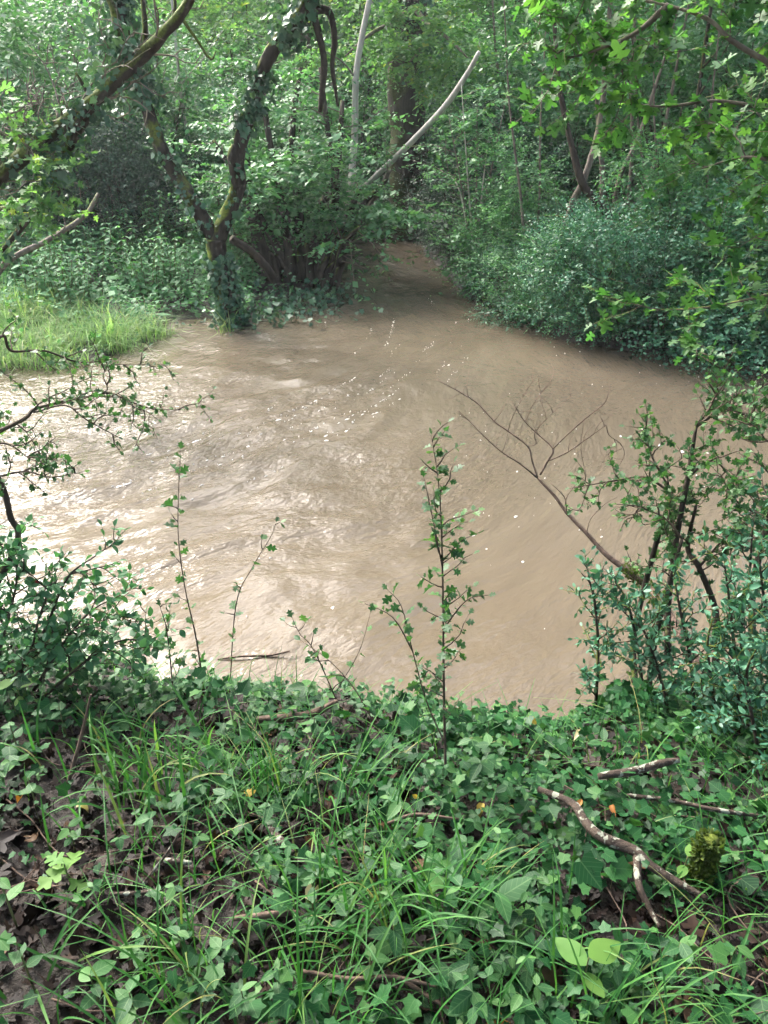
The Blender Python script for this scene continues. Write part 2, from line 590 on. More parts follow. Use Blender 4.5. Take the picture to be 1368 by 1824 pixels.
M['grass'] = leaf_mat('grass_blade', [(0, (.018, .085, .018)), (.6, (.038, .135, .028)), (.92, (.07, .18, .04)), (1, (.19, .18, .07))], rough=.42, trans=.35, spec=.35)
M['meadow'] = leaf_mat('bank_grass_blade', [(0, (.12, .24, .08)), (.6, (.19, .32, .12)), (.85, (.24, .36, .15)), (1, (.34, .34, .20))], rough=.5, trans=.4)  # blade colours lifted to carry the sunlight and glare on this bank
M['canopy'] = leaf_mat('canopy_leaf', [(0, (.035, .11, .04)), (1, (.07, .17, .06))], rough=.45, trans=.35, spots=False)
M['yellow'] = leaf_mat('yellow_leaf', [(0, (.36, .25, .04)), (1, (.42, .32, .07))], rough=.5, trans=.25)
M['buff'] = leaf_mat('buff_leaf', [(0, (.42, .36, .2)), (1, (.5, .44, .26))], rough=.5, trans=.2, spots=False)
M['palegreen'] = leaf_mat('pale_green_leaf', [(0, (.07, .18, .03)), (1, (.11, .22, .04))], rough=.5, trans=.4, spots=False)
M['orange'] = leaf_mat('orange_leaf', [(0, (.26, .10, .02)), (1, (.32, .14, .03))], rough=.5, trans=.2)
M['litter'] = leaf_mat('litter_leaf', [(0, (.006, .004, .004)), (.5, (.010, .0065, .0055)), (.8, (.018, .011, .008)), (.95, (.032, .019, .013)), (1, (.07, .04, .018))], rough=.42, trans=.05, tcol=1, spec=.18)
# wood
M['bark'] = bark_mat('forked_tree_bark', (.010, .008, .006), (.045, .036, .027), moss=.45, mosscol=(.11, .14, .02))
M['bark_moss'] = bark_mat('mossy_limb_bark', (.012, .009, .006), (.045, .035, .022), moss=.55, mosscol=(.075, .10, .015))
M['bark_dark'] = bark_mat('dark_bark', (.014, .011, .008), (.055, .042, .03), moss=.3)
M['bark_big'] = bark_mat('old_trunk_bark', (.016, .013, .010), (.06, .05, .038), moss=.5, mosscol=(.04, .046, .012))
M['pale'] = bark_mat('pale_pole_bark', (.28, .25, .22), (.5, .47, .42), moss=0, scale=5, bump=.2)
M['grey'] = bark_mat('grey_bark', (.07, .055, .045), (.19, .16, .13), moss=.25)
M['twig'] = bark_mat('twig_bark', (.03, .022, .014), (.09, .065, .045), scale=14, bump=.2)
M['stem'] = bark_mat('green_stem', (.06, .07, .025), (.14, .15, .06), scale=20, bump=.1)
M['dead'] = bark_mat('dead_branch_bark', (.045, .03, .022), (.15, .105, .08), scale=14, bump=.4)
M['lichen'] = bark_mat('lichen_branch_bark', (.025, .018, .014), (.075, .055, .042), scale=22, bump=.5, lichen=.35)
M['moss'] = bark_mat('moss_clump', (.03, .04, .01), (.08, .12, .02), moss=.75, scale=30, bump=.8)


def soil_mat():
    m, nt, out = nodes('damp_soil')
    g = nt.nodes.new('ShaderNodeNewGeometry')
    a = tex_noise(nt, 3.0, 6, .7, g.outputs['Position']); b = tex_noise(nt, 26, 4, .7, g.outputs['Position'])
    col = ramp(nt, math_n(nt, 'MULTIPLY_ADD', a, .5, math_n(nt, 'MULTIPLY', b, .5)), [(.32, (.008, .006, .005)), (.5, (.02, .014, .010)), (.68, (.042, .030, .02))])
    p = nt.nodes.new('ShaderNodeBsdfPrincipled'); p.inputs['Roughness'].default_value = .75
    nt.links.new(col, p.inputs['Base Color'])
    bp = nt.nodes.new('ShaderNodeBump'); bp.inputs['Strength'].default_value = .7; bp.inputs['Distance'].default_value = .03
    nt.links.new(b, bp.inputs['Height']); nt.links.new(bp.outputs[0], p.inputs['Normal'])
    nt.links.new(p.outputs[0], out.inputs[0])
    return m


def water_mat():
    m, nt, out = nodes('muddy_water')
    uv = nt.nodes.new('ShaderNodeUVMap'); uv.uv_map = 'UVMap'

    def flow(sx, sy):
        mp = nt.nodes.new('ShaderNodeMapping'); mp.inputs['Scale'].default_value = (sx, sy, 1)
        nt.links.new(uv.outputs[0], mp.inputs[0]); return mp.outputs[0]
    big = tex_noise(nt, 1.0, 4, .6, flow(.35, .9))
    silt = tex_noise(nt, 1.0, 5, .65, flow(1.6, 5))
    col = ramp(nt, math_n(nt, 'MULTIPLY_ADD', big, .6, math_n(nt, 'MULTIPLY', silt, .4)), [(.3, (.088, .070, .048)), (.55, (.107, .087, .062)), (.75, (.132, .110, .083))])
    p = nt.nodes.new('ShaderNodeBsdfPrincipled')
    nt.links.new(col, p.inputs['Base Color'])
    p.inputs['Roughness'].default_value = .06
    p.inputs['IOR'].default_value = 1.333
    r1 = tex_noise(nt, 1.0, 3, .6, flow(4, 8)); r2 = tex_noise(nt, 1.0, 3, .6, flow(14, 23))
    h = math_n(nt, 'MULTIPLY_ADD', r2, .5, r1)
    # rough and smooth lanes
    lane = ramp(nt, tex_noise(nt, 1.0, 3, .6, flow(.3, .8)), [(.36, (.32, .32, .32)), (.62, (1, 1, 1))])
    bp = nt.nodes.new('ShaderNodeBump'); bp.inputs['Distance'].default_value = .05
    nt.links.new(math_n(nt, 'MULTIPLY', lane, .7), bp.inputs['Strength'])
    nt.links.new(h, bp.inputs['Height']); nt.links.new(bp.outputs[0], p.inputs['Normal'])
    nt.links.new(p.outputs[0], out.inputs[0])
    return m


def plain_mat(name, col, rough=.6):
    m, nt, out = nodes(name)
    p = nt.nodes.new('ShaderNodeBsdfPrincipled'); p.inputs['Roughness'].default_value = rough
    g = nt.nodes.new('ShaderNodeNewGeometry')
    c = ramp(nt, tex_noise(nt, 60, 3, .6, g.outputs['Position']), [(.3, tuple(v * .85 for v in col)), (.7, col)])
    nt.links.new(c, p.inputs['Base Color']); nt.links.new(p.outputs[0], out.inputs[0])
    return m


M['soil'] = soil_mat()
M['water'] = water_mat()
M['foam'] = plain_mat('foam', (.62, .59, .54), .6)
M['berry'] = plain_mat('red_berry', (.5, .03, .02), .3)

# ------------------------------------------------------------------ setting: ground and water
shore = [(-40, 2.9), (-6, 2.95), (-1.5, 2.78), (-.5, 2.62), (.1, 2.5), (.7, 2.42), (1.2, 2.6), (2.5, 2.75), (8, 3.0), (40, 3.0), (40, 7), (8, 7.7)]
shore += [tuple(atz(px, py, 0)[:2]) for px, py in ((1368, 640), (1100, 622), (1000, 605), (920, 562), (830, 528), (775, 470), (752, 444))]
shore += [(1.0, 16), (-.4, 17.6), (-4, 17.9), (-40, 18.2), (-40, 16), (-5, 15.6), (-2.0, 15.3)]
shore += [tuple(atz(px, py, 0)[:2]) for px, py in ((603, 441), (598, 470), (596, 500), (560, 522), (505, 545), (440, 585), (400, 590), (370, 565), (290, 572), (285, 600), (200, 632), (130, 652), (0, 655))]
shore += [(-8, 7.6), (-40, 7.4)]
shore = np.array(shore)


def shore_sd(x, y):
    """distance to the river's edge, negative in the water"""
    x = np.asarray(x, float); y = np.asarray(y, float)
    best = np.full(x.shape, 1e9); ins = np.zeros(x.shape, bool)
    n = len(shore)
    for i in range(n):
        a = shore[i]; b = shore[(i + 1) % n]
        e = b - a
        t = np.clip(((x - a[0]) * e[0] + (y - a[1]) * e[1]) / (e @ e), 0, 1)
        best = np.minimum(best, (x - a[0] - t * e[0]) ** 2 + (y - a[1] - t * e[1]) ** 2)
        c = ((a[1] > y) != (b[1] > y))
        ins ^= c & (x < (b[0] - a[0]) * (y - a[1]) / (b[1] - a[1] + 1e-12) + a[0])
    w = np.where(y < 4.5, .13 * noise2(x * 1.9, y * .6) + .09 * noise2(x * 5.3 + 3, y * .9), .05 * noise2(x * 2.2, y * 2.2))
    return np.where(ins, -1, 1) * np.sqrt(best) + w


def ground_z(x, y):
    x = np.asarray(x, float); y = np.asarray(y, float)
    d = shore_sd(x, y)
    dp = np.maximum(d, 0)
    near = np.interp(dp, [0, .12, .35, .65, 1.0, 1.5, 3, 60], [0, .22, .58, .78, .90, .97, 1.02, 1.2])
    near = near + (.04 * noise2(x * 1.7, y * 1.7) + .02 * noise2(x * 5, y * 5)) * np.minimum(dp * 2, 1)
    wl = 1 / (1 + np.exp((x - .2) * 1.5))        # 1 on the left bank
    left = np.interp(dp, [0, .3, 1.2, 3, 6, 12, 90], [0, .05, .13, .35, .8, 2.0, 22])
    right = np.interp(dp, [0, .2, .8, 2, 5, 12, 90], [0, .16, .4, .8, 1.9, 4.6, 26])
    far = wl * left + (1 - wl) * right + np.clip(y - 18, 0, 200) * .22
    far = far + (.09 * fbm(x * .8, y * .8, 3)) * np.minimum(dp, 1)
    z = np.where(y < 4.5, near, far)
    z = np.where(d < 0, np.maximum(d * .7, -.6), z)
    return np.minimum(z, 26)


def grid_mesh(name, xs, ys, zf, mat, uvf=None):
    X, Y = np.meshgrid(xs, ys)
    Z = zf(X, Y)
    v = np.stack([X, Y, Z], -1).reshape(-1, 3)
    nx, ny = len(xs), len(ys)
    i = (np.arange(ny - 1)[:, None] * nx + np.arange(nx - 1)[None])
    f = np.stack([i, i + 1, i + nx + 1, i + nx], -1).reshape(-1, 4)
    uv = uvf(X, Y).reshape(-1, 2) if uvf else None
    return mesh_np(name, v, [f], mat, uv)


def graded(lo, hi, c0, c1, fine, growth=1.12):
    a = list(np.arange(c0, c1 + 1e-6, fine)); s = fine
    while a[-1] < hi: s *= growth; a.append(a[-1] + s)
    s = fine; b = []
    x = c0
    while x > lo: s *= growth; x -= s; b.append(x)
    return np.array(b[::-1] + a)


gx = graded(-160, 160, -6, 6, .06)
gy = graded(-60, 170, .2, 12, .06)
part('ground', grid_mesh('ground', gx, gy, ground_z, M['soil']), kind='structure')

PIV = V3(-5.0, 9.6)


def flow_uv(X, Y):
    dx, dy = X - PIV[0], Y - PIV[1]
    r = np.hypot(dx, dy); th = np.arctan2(dy, dx)
    w = .35 * noise2(X * .5, Y * .5)
    return np.stack([-th * 5.5 + w, r + w], -1)


def wave_z(X, Y):
    q = flow_uv(X, Y); u, v = q[..., 0], q[..., 1]
    lane = np.exp(-((v - 5.0) / 1.5) ** 2) + .55 * np.exp(-((v - 7.0) / 1.2) ** 2) * (X < .3)
    left = 1 / (1 + np.exp((X + .2) * 1.4)) * np.clip((7.0 - Y) / 2, 0, 1)
    amp = .4 + 1.0 * np.clip(lane, 0, 1.2) + .9 * left
    ridged = lambda n: 1 - np.abs(n) * 2
    h = .020 * ridged(noise2(u * 1.1, v * 1.9)) + .016 * noise2(u * 2.3 + 4, v * 4.1) + .009 * noise2(u * 5.2, v * 9.0) + .005 * noise2(u * 11, v * 17)
    return amp * h * .62 - .004


wx = np.arange(-13, 13.01, .055); wy = np.concatenate([np.arange(2.2, 9, .04), np.arange(9, 19, .06)])
part('water', grid_mesh('water', wx, wy, wave_z, M['water'], flow_uv), kind='structure')

# foam flecks drifting on the water
fr = np.random.default_rng(11)
pts = []
while len(pts) < 90:
    p = atz(fr.uniform(780, 1368), fr.uniform(560, 1010), 0)
    if shore_sd(p[0], p[1]) < -.15: pts.append(p)
while len(pts) < 110:
    p = atz(fr.uniform(60, 1100), fr.uniform(480, 1180), 0)
    if shore_sd(p[0], p[1]) < -.15: pts.append(p)
for _ in range(48):                            # broken scum lines drawn out along the current
    t = fr.uniform(); px = np.interp(t, [0, .3, .55, 1], [760, 680, 560, 120]) + fr.normal(0, 40); py = np.interp(t, [0, .3, .55, 1], [540, 680, 770, 860]) + fr.normal(0, 26)
    p = atz(px, py, 0); a = math.atan2(p[1] - 9.6, p[0] + 5.0); rr_ = math.hypot(p[0] + 5.0, p[1] - 9.6)
    for m in range(int(fr.integers(3, 13))):
        a2 = a - abs(fr.normal(0, .07)) - .008 * m; r2_ = rr_ + fr.normal(0, .010)
        q = V3(-5.0 + r2_ * math.cos(a2), 9.6 + r2_ * math.sin(a2), 0)
        if shore_sd(q[0], q[1]) < -.1: pts.append(q)
pts = np.array(pts)
n = len(pts); k = 9
th = np.linspace(0, 2 * np.pi, k, endpoint=False)
rad = np.where(np.arange(n) < 110, .0045, .0028) * np.exp(fr.normal(0, .6, n)) * (.7 + .3 * pts[:, 1] / 8)
sh = fr.uniform(.55, 1.3, (n, k))
ell = np.where(np.arange(n) < 110, fr.uniform(1, 2.2, n), fr.uniform(1.5, 5, n)); ang = np.arctan2(pts[:, 1] - 9.6, pts[:, 0] + 5.0) - np.pi / 2 + fr.normal(0, .2, n)
ox = rad[:, None] * sh * np.cos(th) * ell[:, None]; oy = rad[:, None] * sh * np.sin(th)
bz = wave_z(pts[:, 0], pts[:, 1]) + .004
vv = np.zeros((n, k + 1, 3))
vv[:, :k, 0] = pts[:, None, 0] + ox * np.cos(ang)[:, None] - oy * np.sin(ang)[:, None]
vv[:, :k, 1] = pts[:, None, 1] + ox * np.sin(ang)[:, None] + oy * np.cos(ang)[:, None]
vv[:, :k, 2] = bz[:, None] - .003
vv[:, k] = pts; vv[:, k, 2] = bz + .005
ff = np.array([[k, i, (i + 1) % k] for i in range(k)])[None] + (np.arange(n) * (k + 1))[:, None, None]
o = part('foam', mesh_np('foam', vv.reshape(-1, 3), [ff.reshape(-1, 3)], M['foam']))
tag(o, 'small white foam flecks drifting on the brown flood water', 'foam', kind='stuff')


def gpt(x, y, dz=0):
    return V3(x, y, float(ground_z(x, y)) + dz)


# ------------------------------------------------------------------ the forked tree on the far bank
def wood(name, parent, polys, mat, k=10, per=6, rough=.12):
    """big pieces one object each; hair-thin twigs joined"""
    if name in ('twig', 'side_shoot', 'limbs'):
        t = Tubes()
        for i, (p, r) in enumerate(polys):
            t.add(p, r, k=k, per=per, rough=rough, seed=i + len(p))
        return part(name + ('s' if name != 'limbs' else ''), t.mesh(name, mat), parent, kind='stuff')
    for i, (p, r) in enumerate(polys):
        o = part(name, Tubes().add(p, r, k=k, per=per, rough=rough, seed=i + len(p)).mesh(name, mat), parent)
    return o


YT = 9.4
base = atz(415, 585, -.05)
tr = thing('forked_tree', 'dark forked tree with ivy-wrapped foot and mossy fork standing at the water', 'tree', base)
t_pts = np.vstack([base + V3(0.02, 0, -.15), base, path((404, 520, YT), (388, 462, YT), (384, 425, YT))])
wood('trunk', tr, [(t_pts, [.16, .14, .115, .112, .115])], M['bark'], k=16, per=8, rough=.16)
lr = path((384, 432, YT), (405, 385, YT), (424, 330, YT - .05), (420, 285, YT - .1), (430, 245, YT - .1), (448, 190, YT - .1), (466, 130, YT - .2), (492, 80, YT - .3), (528, 35, YT - .4), (575, -60, YT - .5), (640, -220, YT - .6))
wood('limb', tr, [(lr, [.10, .09, .085, .09, .078, .074, .07, .066, .06, .05, .035])], M['bark'], k=14, per=8, rough=.18)
ll = path((384, 432, YT), (352, 375, YT), (318, 318, YT + .1), (290, 270, YT + .1), (266, 205, YT + .2), (246, 140, YT + .2), (226, 60, YT + .3), (200, -60, YT + .4), (150, -230, YT + .5))
wood('limb', tr, [(ll, [.088, .083, .078, .076, .07, .062, .055, .042, .03])], M['bark'], k=14, per=8, rough=.18)
sub = [(path((412, 425, YT + .05), (450, 450, YT + .2), (478, 480, YT + .3), (490, 500, YT + .35)), [.05, .045, .05, .05]),
       (path((520, 45, YT - .4), (556, 20, YT - .4), (586, 22, YT - .4), (596, 70, YT - .4), (592, 120, YT - .4), (602, 190, YT - .4)), [.045, .04, .035, .03, .025, .015]),
       (path((556, 20, YT - .4), (570, 70, YT - .45), (577, 120, YT - .45), (570, 200, YT - .45)), [.04, .035, .04, .02])]
wood('branch', tr, sub, M['bark_dark'], k=7, rough=.2)
r = np.random.default_rng(21)
lv = cat_lv(ivy_on(r, t_pts, [.16, .14, .115, .112, .115], 900, .055, .12, .8, .05),
            ivy_on(r, lr, [.095, .08, .065, .04], 420, .055, .42, .62, .05),
            ivy_on(r, lr, [.095, .08, .065, .04], 700, .06, .72, 1, .10),
            ivy_on(r, lr, [.095, .08, .065, .04], 120, .05, .05, .4, .02),
            ivy_on(r, ll, [.088, .075, .04], 1300, .06, .52, 1, .12),
            ivy_on(r, ll, [.088, .075, .04], 220, .05, .02, .45, .03))
part('ivy', leaf_mesh('ivy', T_IVY, lv, M['ivy_far']), tr, kind='stuff')
sh = []
for lim, n_ in ((lr, 16), (ll, 12)):
    sh += side_shoots(r, lim, n_, 1.3, .7, 1, up=.35)
O = np.concatenate([q[1:] for q in sh]); D = np.concatenate([np.gradient(q, axis=0)[1:] for q in sh])
O = np.repeat(O, 5, 0); D = norm(np.repeat(norm(D), 5, 0) + r.normal(0, .7, (len(O), 3)))
wood('twig', tr, [(q, [.014, .004]) for q in sh], M['bark_dark'], k=4, per=1, rough=0)
part('crown', leaf_mesh('crown', T_FAR, spray(r, O, D, .5, 9, .075, droop=.2), M['lime']), tr)

# ------------------------------------------------------------------ leaning mossy tree, upper left
Yl = 7.2
lt_p = path((-190, 470, Yl + .2), (-60, 360, Yl + .1), (30, 288, Yl), (95, 235, Yl), (160, 186, Yl - .1), (235, 118, Yl - .1), (290, 62, Yl - .2), (335, 5, Yl - .2), (380, -90, Yl - .3), (420, -220, Yl - .4))
lt_base = gpt(lt_p[0][0] - .8, Yl + .5)
lt = thing('leaning_tree', 'mossy tree leaning steeply over the bank grass, small bare twigs along it', 'tree', lt_base)
lt_full = np.vstack([lt_base + V3(0, 0, -.2), lt_base + V3(.15, -.1, .4), lt_p])
wood('trunk', lt, [(lt_full, [.12, .10, .085, .076, .068, .062, .057, .05, .042, .035, .025, .015])], M['bark_moss'], k=12, per=8, rough=.22)
sub = [(path((158, 186, Yl - .1), (150, 205, Yl - .1), (118, 268, Yl), (96, 300, Yl), (98, 350, Yl), (60, 380, Yl + .1), (0, 450, Yl + .1)), [.06, .055, .045, .045, .04, .03, .02]),
       (path((256, 98, Yl - .1), (259, 70, Yl - .1), (257, 30, Yl - .1), (250, -40, Yl - .1)), [.03, .024, .02, .012]),
       (path((160, 180, Yl), (150, 155, Yl), (135, 130, Yl)), [.022, .016, .01]),
       (path((305, 45, Yl), (312, 10, Yl), (306, -30, Yl)), [.018, .013, .01]),
       (path((322, 30, Yl), (350, 70, Yl), (375, 105, Yl), (385, 90, Yl)), [.014, .011, .009, .004]),
       (path((240, 110, Yl), (215, 60, Yl), (200, 10, Yl), (170, -40, Yl)), [.05, .045, .03, .02])]
wood('branch', lt, sub, M['bark_moss'], k=8, rough=.2)
r = np.random.default_rng(31)
sh = side_shoots(r, lt_p, 40, .75, .12, .75, up=.35, wob=.3) + side_shoots(r, path((-60, 240, 7), (20, 225, 7.1), (60, 215, 7.2), (70, 175, 7.2)), 12, .5, wob=.3)
sh2 = []
for q in sh: sh2 += side_shoots(r, q, 3, .3, .3, 1, wob=.3)
wood('twig', lt, [(q, [.009, .003]) for q in sh] + [(q, [.005, .002]) for q in sh2], M['grey'], k=4, per=2, rough=0)
lv = cat_lv(ivy_on(r, path((230, 120, Yl), (205, 90, Yl), (200, 40, Yl)), [.06, .06], 420, .05, 0, 1, .14),
            ivy_on(r, lt_p, [.11, .06], 260, .045, .15, .6, .03),
            ivy_on(r, sub[0][0], [.06, .03], 420, .05, 0, 1, .07))
part('ivy', leaf_mesh('ivy', T_IVY, lv, M['ivy_far']), lt, kind='stuff')
O, D = in_blobs(r, [(at(40, 300, 7.1), (.5, .4, .3)), (at(30, 350, 7), (.45, .4, .35)), (at(-40, 250, 7), (.6, .5, .4))], 130, 10)
part('crown', leaf_mesh('crown', T_MAPLE, spray(r, O, D, .3, 6, .065), M['lime']), lt)

# second thin limb, low on the left, with fallen pale poles
fb = gpt(*at(-60, 520, 8.6)[:2])
f1 = thing('fallen_pole', 'pale fallen pole propped in the nettles under the leaning mossy tree', 'log', fb)
wood('pole', f1, [(np.vstack([fb, path((0, 480, 8.8), (90, 425, 9.2), (150, 385, 9.5), (175, 345, 9.7))]), [.04, .035, .03, .03, .02])], M['grey'], k=8, rough=.2)
wood('twig', f1, [(path((90, 425, 9.2), (115, 405, 9.2), (112, 380, 9.2)), [.012, .005]), (path((0, 480, 8.8), (20, 440, 8.7), (50, 410, 8.6)), [.016, .006])], M['grey'], k=5)
fb = gpt(*at(-80, 440, 8.0)[:2])
f2 = thing('fallen_pole', 'dark fallen pole lying below the leaning mossy tree, rising from the bank', 'log', fb)
wood('pole', f2, [(np.vstack([fb, path((-20, 408, 8.0), (30, 370, 8.1), (60, 335, 8.2), (110, 300, 8.4))]), [.05, .045, .04, .035, .02])], M['bark_moss'], k=8, rough=.2)

# ------------------------------------------------------------------ hazel coppice at the water's edge
hb = atz(545, 516, .0); hb[2] = float(ground_z(hb[0], hb[1] + .2))
hz = thing('coppiced_hazel', 'many-stemmed hazel with flat leaf sprays on a dark stool at the water edge', 'tree', hb)
Yh = 11.45
stems = [((498, 518), (470, 460), (450, 380), (440, 300), (420, 200), 30), ((512, 515), (518, 440), (508, 385), (503, 343), (503, 342), 22),
         ((590, 512), (602, 470), (612, 430), (618, 400), (640, 330), 26), ((560, 515), (556, 450), (570, 380), (600, 300), (610, 180), 20),
         ((525, 518), (500, 450), (470, 400), (430, 330), (380, 250), 18), ((575, 514), (592, 440), (625, 390), (660, 350), (690, 320), 14),
         ((540, 516), (536, 440), (530, 340), (520, 240), (535, 120), 20), ((500, 518), (450, 450), (425, 420), (400, 400), (370, 370), 18),
         ((552, 515), (580, 430), (600, 340), (585, 240), (570, 120), 16), ((530, 518), (510, 420), (490, 300), (470, 180), (480, 60), 16),
         ((584, 512), (600, 480), (606, 455), (615, 430), (640, 405), 14)]
r = np.random.default_rng(41)
allst = []
for i, s_ in enumerate(stems):
    dy = [0, .05, .25, .5, .8]
    sg = r.choice([-1, .6, .3, 1])
    p = path(*[(x, y, Yh + sg * dy[j] + r.normal(0, .03)) for j, (x, y) in enumerate(s_[:5])])
    p = np.vstack([p[0] + V3(0, 0, -.15), p])
    w = wpx(s_[5], Yh)
    wood('stem', hz, [(p, [w * 1.15, w, w * .85, w * .7, w * .55, w * .35])], M['bark_dark'], k=8, rough=.18)
    allst.append(p)
stool = Tubes()
for i in range(26):
    a = r.uniform(-1, 1)
    p0 = at(545 + a * 62, 520 - 4 * abs(a), Yh + r.uniform(-.15, .25)); p0[2] = -.12
    stool.add(np.array([p0, p0 + V3(r.normal(0, .04), r.normal(0, .05), .3), p0 + V3(a * .12 + r.normal(0, .05), r.normal(0, .06), r.uniform(.5, .8))]), [.07, .06, .03], k=7, per=4, rough=.3, seed=i)
part('stool', stool.mesh('stool', M['bark_dark']), hz)
sh = []
for p in allst:
    sh += side_shoots(r, p, 9, 1.0, .35, 1, up=.05, fwd=.4, wob=.12)
wood('twig', hz, [(q, [.011, .003]) for q in sh], M['grey'], k=4, per=1, rough=0)
O = np.concatenate([q[1:] for q in sh]); D = np.concatenate([np.gradient(q, axis=0)[1:] for q in sh])
O = np.repeat(O, 3, 0); D = np.repeat(norm(D), 3, 0) + r.normal(0, .6, (len(O), 3)); D[:, 2] *= .3
lv = spray(r, O, D, .38, 8, .085, droop=.12, tilt=.3, planar=1.0)
k_ = (lv[0][:, 2] > .68 + .3 * noise2(lv[0][:, 0] * 3, lv[0][:, 1] * 3)) | (r.uniform(0, 1, len(lv[0])) < .25)
lv = tuple(a[k_] for a in lv)
O, D = in_blobs(r, [(at(600, 400, 11.2), (.5, .3, .25)), (at(640, 372, 11.2), (.5, .35, .18)), (at(480, 350, 11.1), (.6, .4, .4)), (at(560, 300, 11.2), (.8, .5, .3)), 
                     (at(700, 378, 11.0), (.4, .3, .08)), (at(540, 405, 11.1), (.5, .2, .15))], 420, 14)
D[:, 2] *= .3
part('crown', leaf_mesh('crown', T_FAR, cat_lv(lv, spray(r, O, D, .38, 8, .085, droop=.15, tilt=.3, planar=1.0)), M['hazel']), hz)

# ------------------------------------------------------------------ pale poles and the old trunk behind
b = gpt(*at(588, 500, 12.1)[:2])
pl = thing('pale_pole_tree', 'slim whitish stem rising straight behind the coppiced hazel', 'tree', b)
wood('trunk', pl, [(np.vstack([b, path((612, 400, 12.5), (625, 332, 12.8), (628, 290, 13), (632, 240, 13), (634, 140, 13), (644, 70, 13), (660, -10, 13), (690, -160, 13.2), (700, -330, 13.4))]), [.065, .06, .058, .054, .052, .048, .043, .038, .03, .015])], M['pale'], k=10, rough=.06)
wood('branch', pl, [(path((632, 240, 13), (655, 215, 12.9), (690, 190, 12.8)), [.015, .006]), (path((634, 140, 13), (610, 110, 12.9), (575, 90, 12.8)), [.016, .006])], M['grey'], k=5)
b = at(640, 345, 12.6)
b = gpt(b[0] - .3, b[1])
pl = thing('leaning_pole', 'long pale pole leaning diagonally across the old trunk', 'log', b)
wood('pole', pl, [(np.vstack([path((560, 425, 12.85), (600, 382, 12.72)), path((642, 340, 12.6), (720, 266, 12.4), (790, 192, 12.1), (830, 135, 11.9), (854, 92, 11.8))]), [.046, .045, .044, .043, .041, .037, .028])], M['pale'], k=9, rough=.1)
b = at(592, 470, 12.6); b = gpt(b[0], b[1])
pl = thing('leaning_pole', 'short grey pole leaning beneath the long pale one', 'log', b)
wood('pole', pl, [(np.vstack([b, path((624, 424, 12.75), (655, 372, 12.9), (676, 338, 12.8), (695, 302, 12.7))]), [.04, .04, .04, .036, .032])], M['grey'], k=8, rough=.1)

Yb = 15.6
b = gpt(*at(733, 430, Yb)[:2]); b[2] = max(b[2], 0)
bt = thing('old_tree', 'thick old tree with mossy bark and ivy standing behind the leaning poles', 'tree', b)
bt_p = np.vstack([b + V3(0, 0, -.3), b + V3(0, 0, .2), path((728, 350, Yb), (726, 250, Yb), (722, 150, Yb), (726, 50, Yb), (735, -80, Yb), (738, -220, Yb + .3), (728, -340, Yb + .6)), b + V3(.1, 1, 9.3)])
wood('trunk', bt, [(bt_p, [.5, .42, .36, .33, .32, .3, .28, .22, .15, .08])], M['bark_big'], k=18, per=6, rough=.14)
r = np.random.default_rng(51)
lv = cat_lv(ivy_on(r, bt_p, [.45, .36, .33, .33, .3], 1500, .07, .5, .85, .22), ivy_on(r, bt_p + V3(.3, -.1, 0), [.2, .15], 700, .06, .05, .6, .1))
part('ivy', leaf_mesh('ivy', T_IVY, lv, M['ivy_far']), bt, kind='stuff')
limbs = side_shoots(r, bt_p[5:], 14, 4.2, .1, 1, up=.25)
wood('limb', bt, [(q, [.09, .02]) for q in limbs], M['bark_big'], k=6, rough=.1)
O = np.concatenate([q[1:] for q in limbs]); D = np.concatenate([np.gradient(q, axis=0)[1:] for q in limbs])
O = np.repeat(O, 34, 0) + r.normal(0, .55, (len(O) * 34, 3)); D = np.repeat(norm(D), 34, 0) + r.normal(0, .7, (len(O), 3))
part('crown', leaf_mesh('crown', T_FAR, spray(r, O, D, .6, 8, .11, droop=.25), M['canopy']), bt)
lowb = [np.array([at(728, 20, 15.4), at(700, 40, 14.6), at(660, 60, 13.8), at(615, 100, 13.2)]), np.array([at(735, 10, 15.4), at(760, 40, 14.6), at(800, 70, 13.8), at(840, 110, 13.2)]), np.array([at(728, 90, 15.3), at(745, 90, 14.4), at(730, 110, 13.8)])]
for q in lowb: wood('low_bough', bt, [(q, [.05, .03, .012])], M['grey'], k=6)
lsh = sum([side_shoots(r, q, 12, .9, .1, 1, up=-.05) for q in lowb], [])
O = np.concatenate([q[1:] for q in lsh]); D = np.concatenate([np.gradient(q, axis=0)[1:] for q in lsh])
O = np.repeat(O, 5, 0); D = np.repeat(norm(D), 5, 0) + r.normal(0, .6, (len(O), 3)); D[:, 2] *= .5
part('bough_leaves', leaf_mesh('bough_leaves', T_FAR, spray(r, O, D, .4, 8, .085, planar=1), M['lime']), bt)


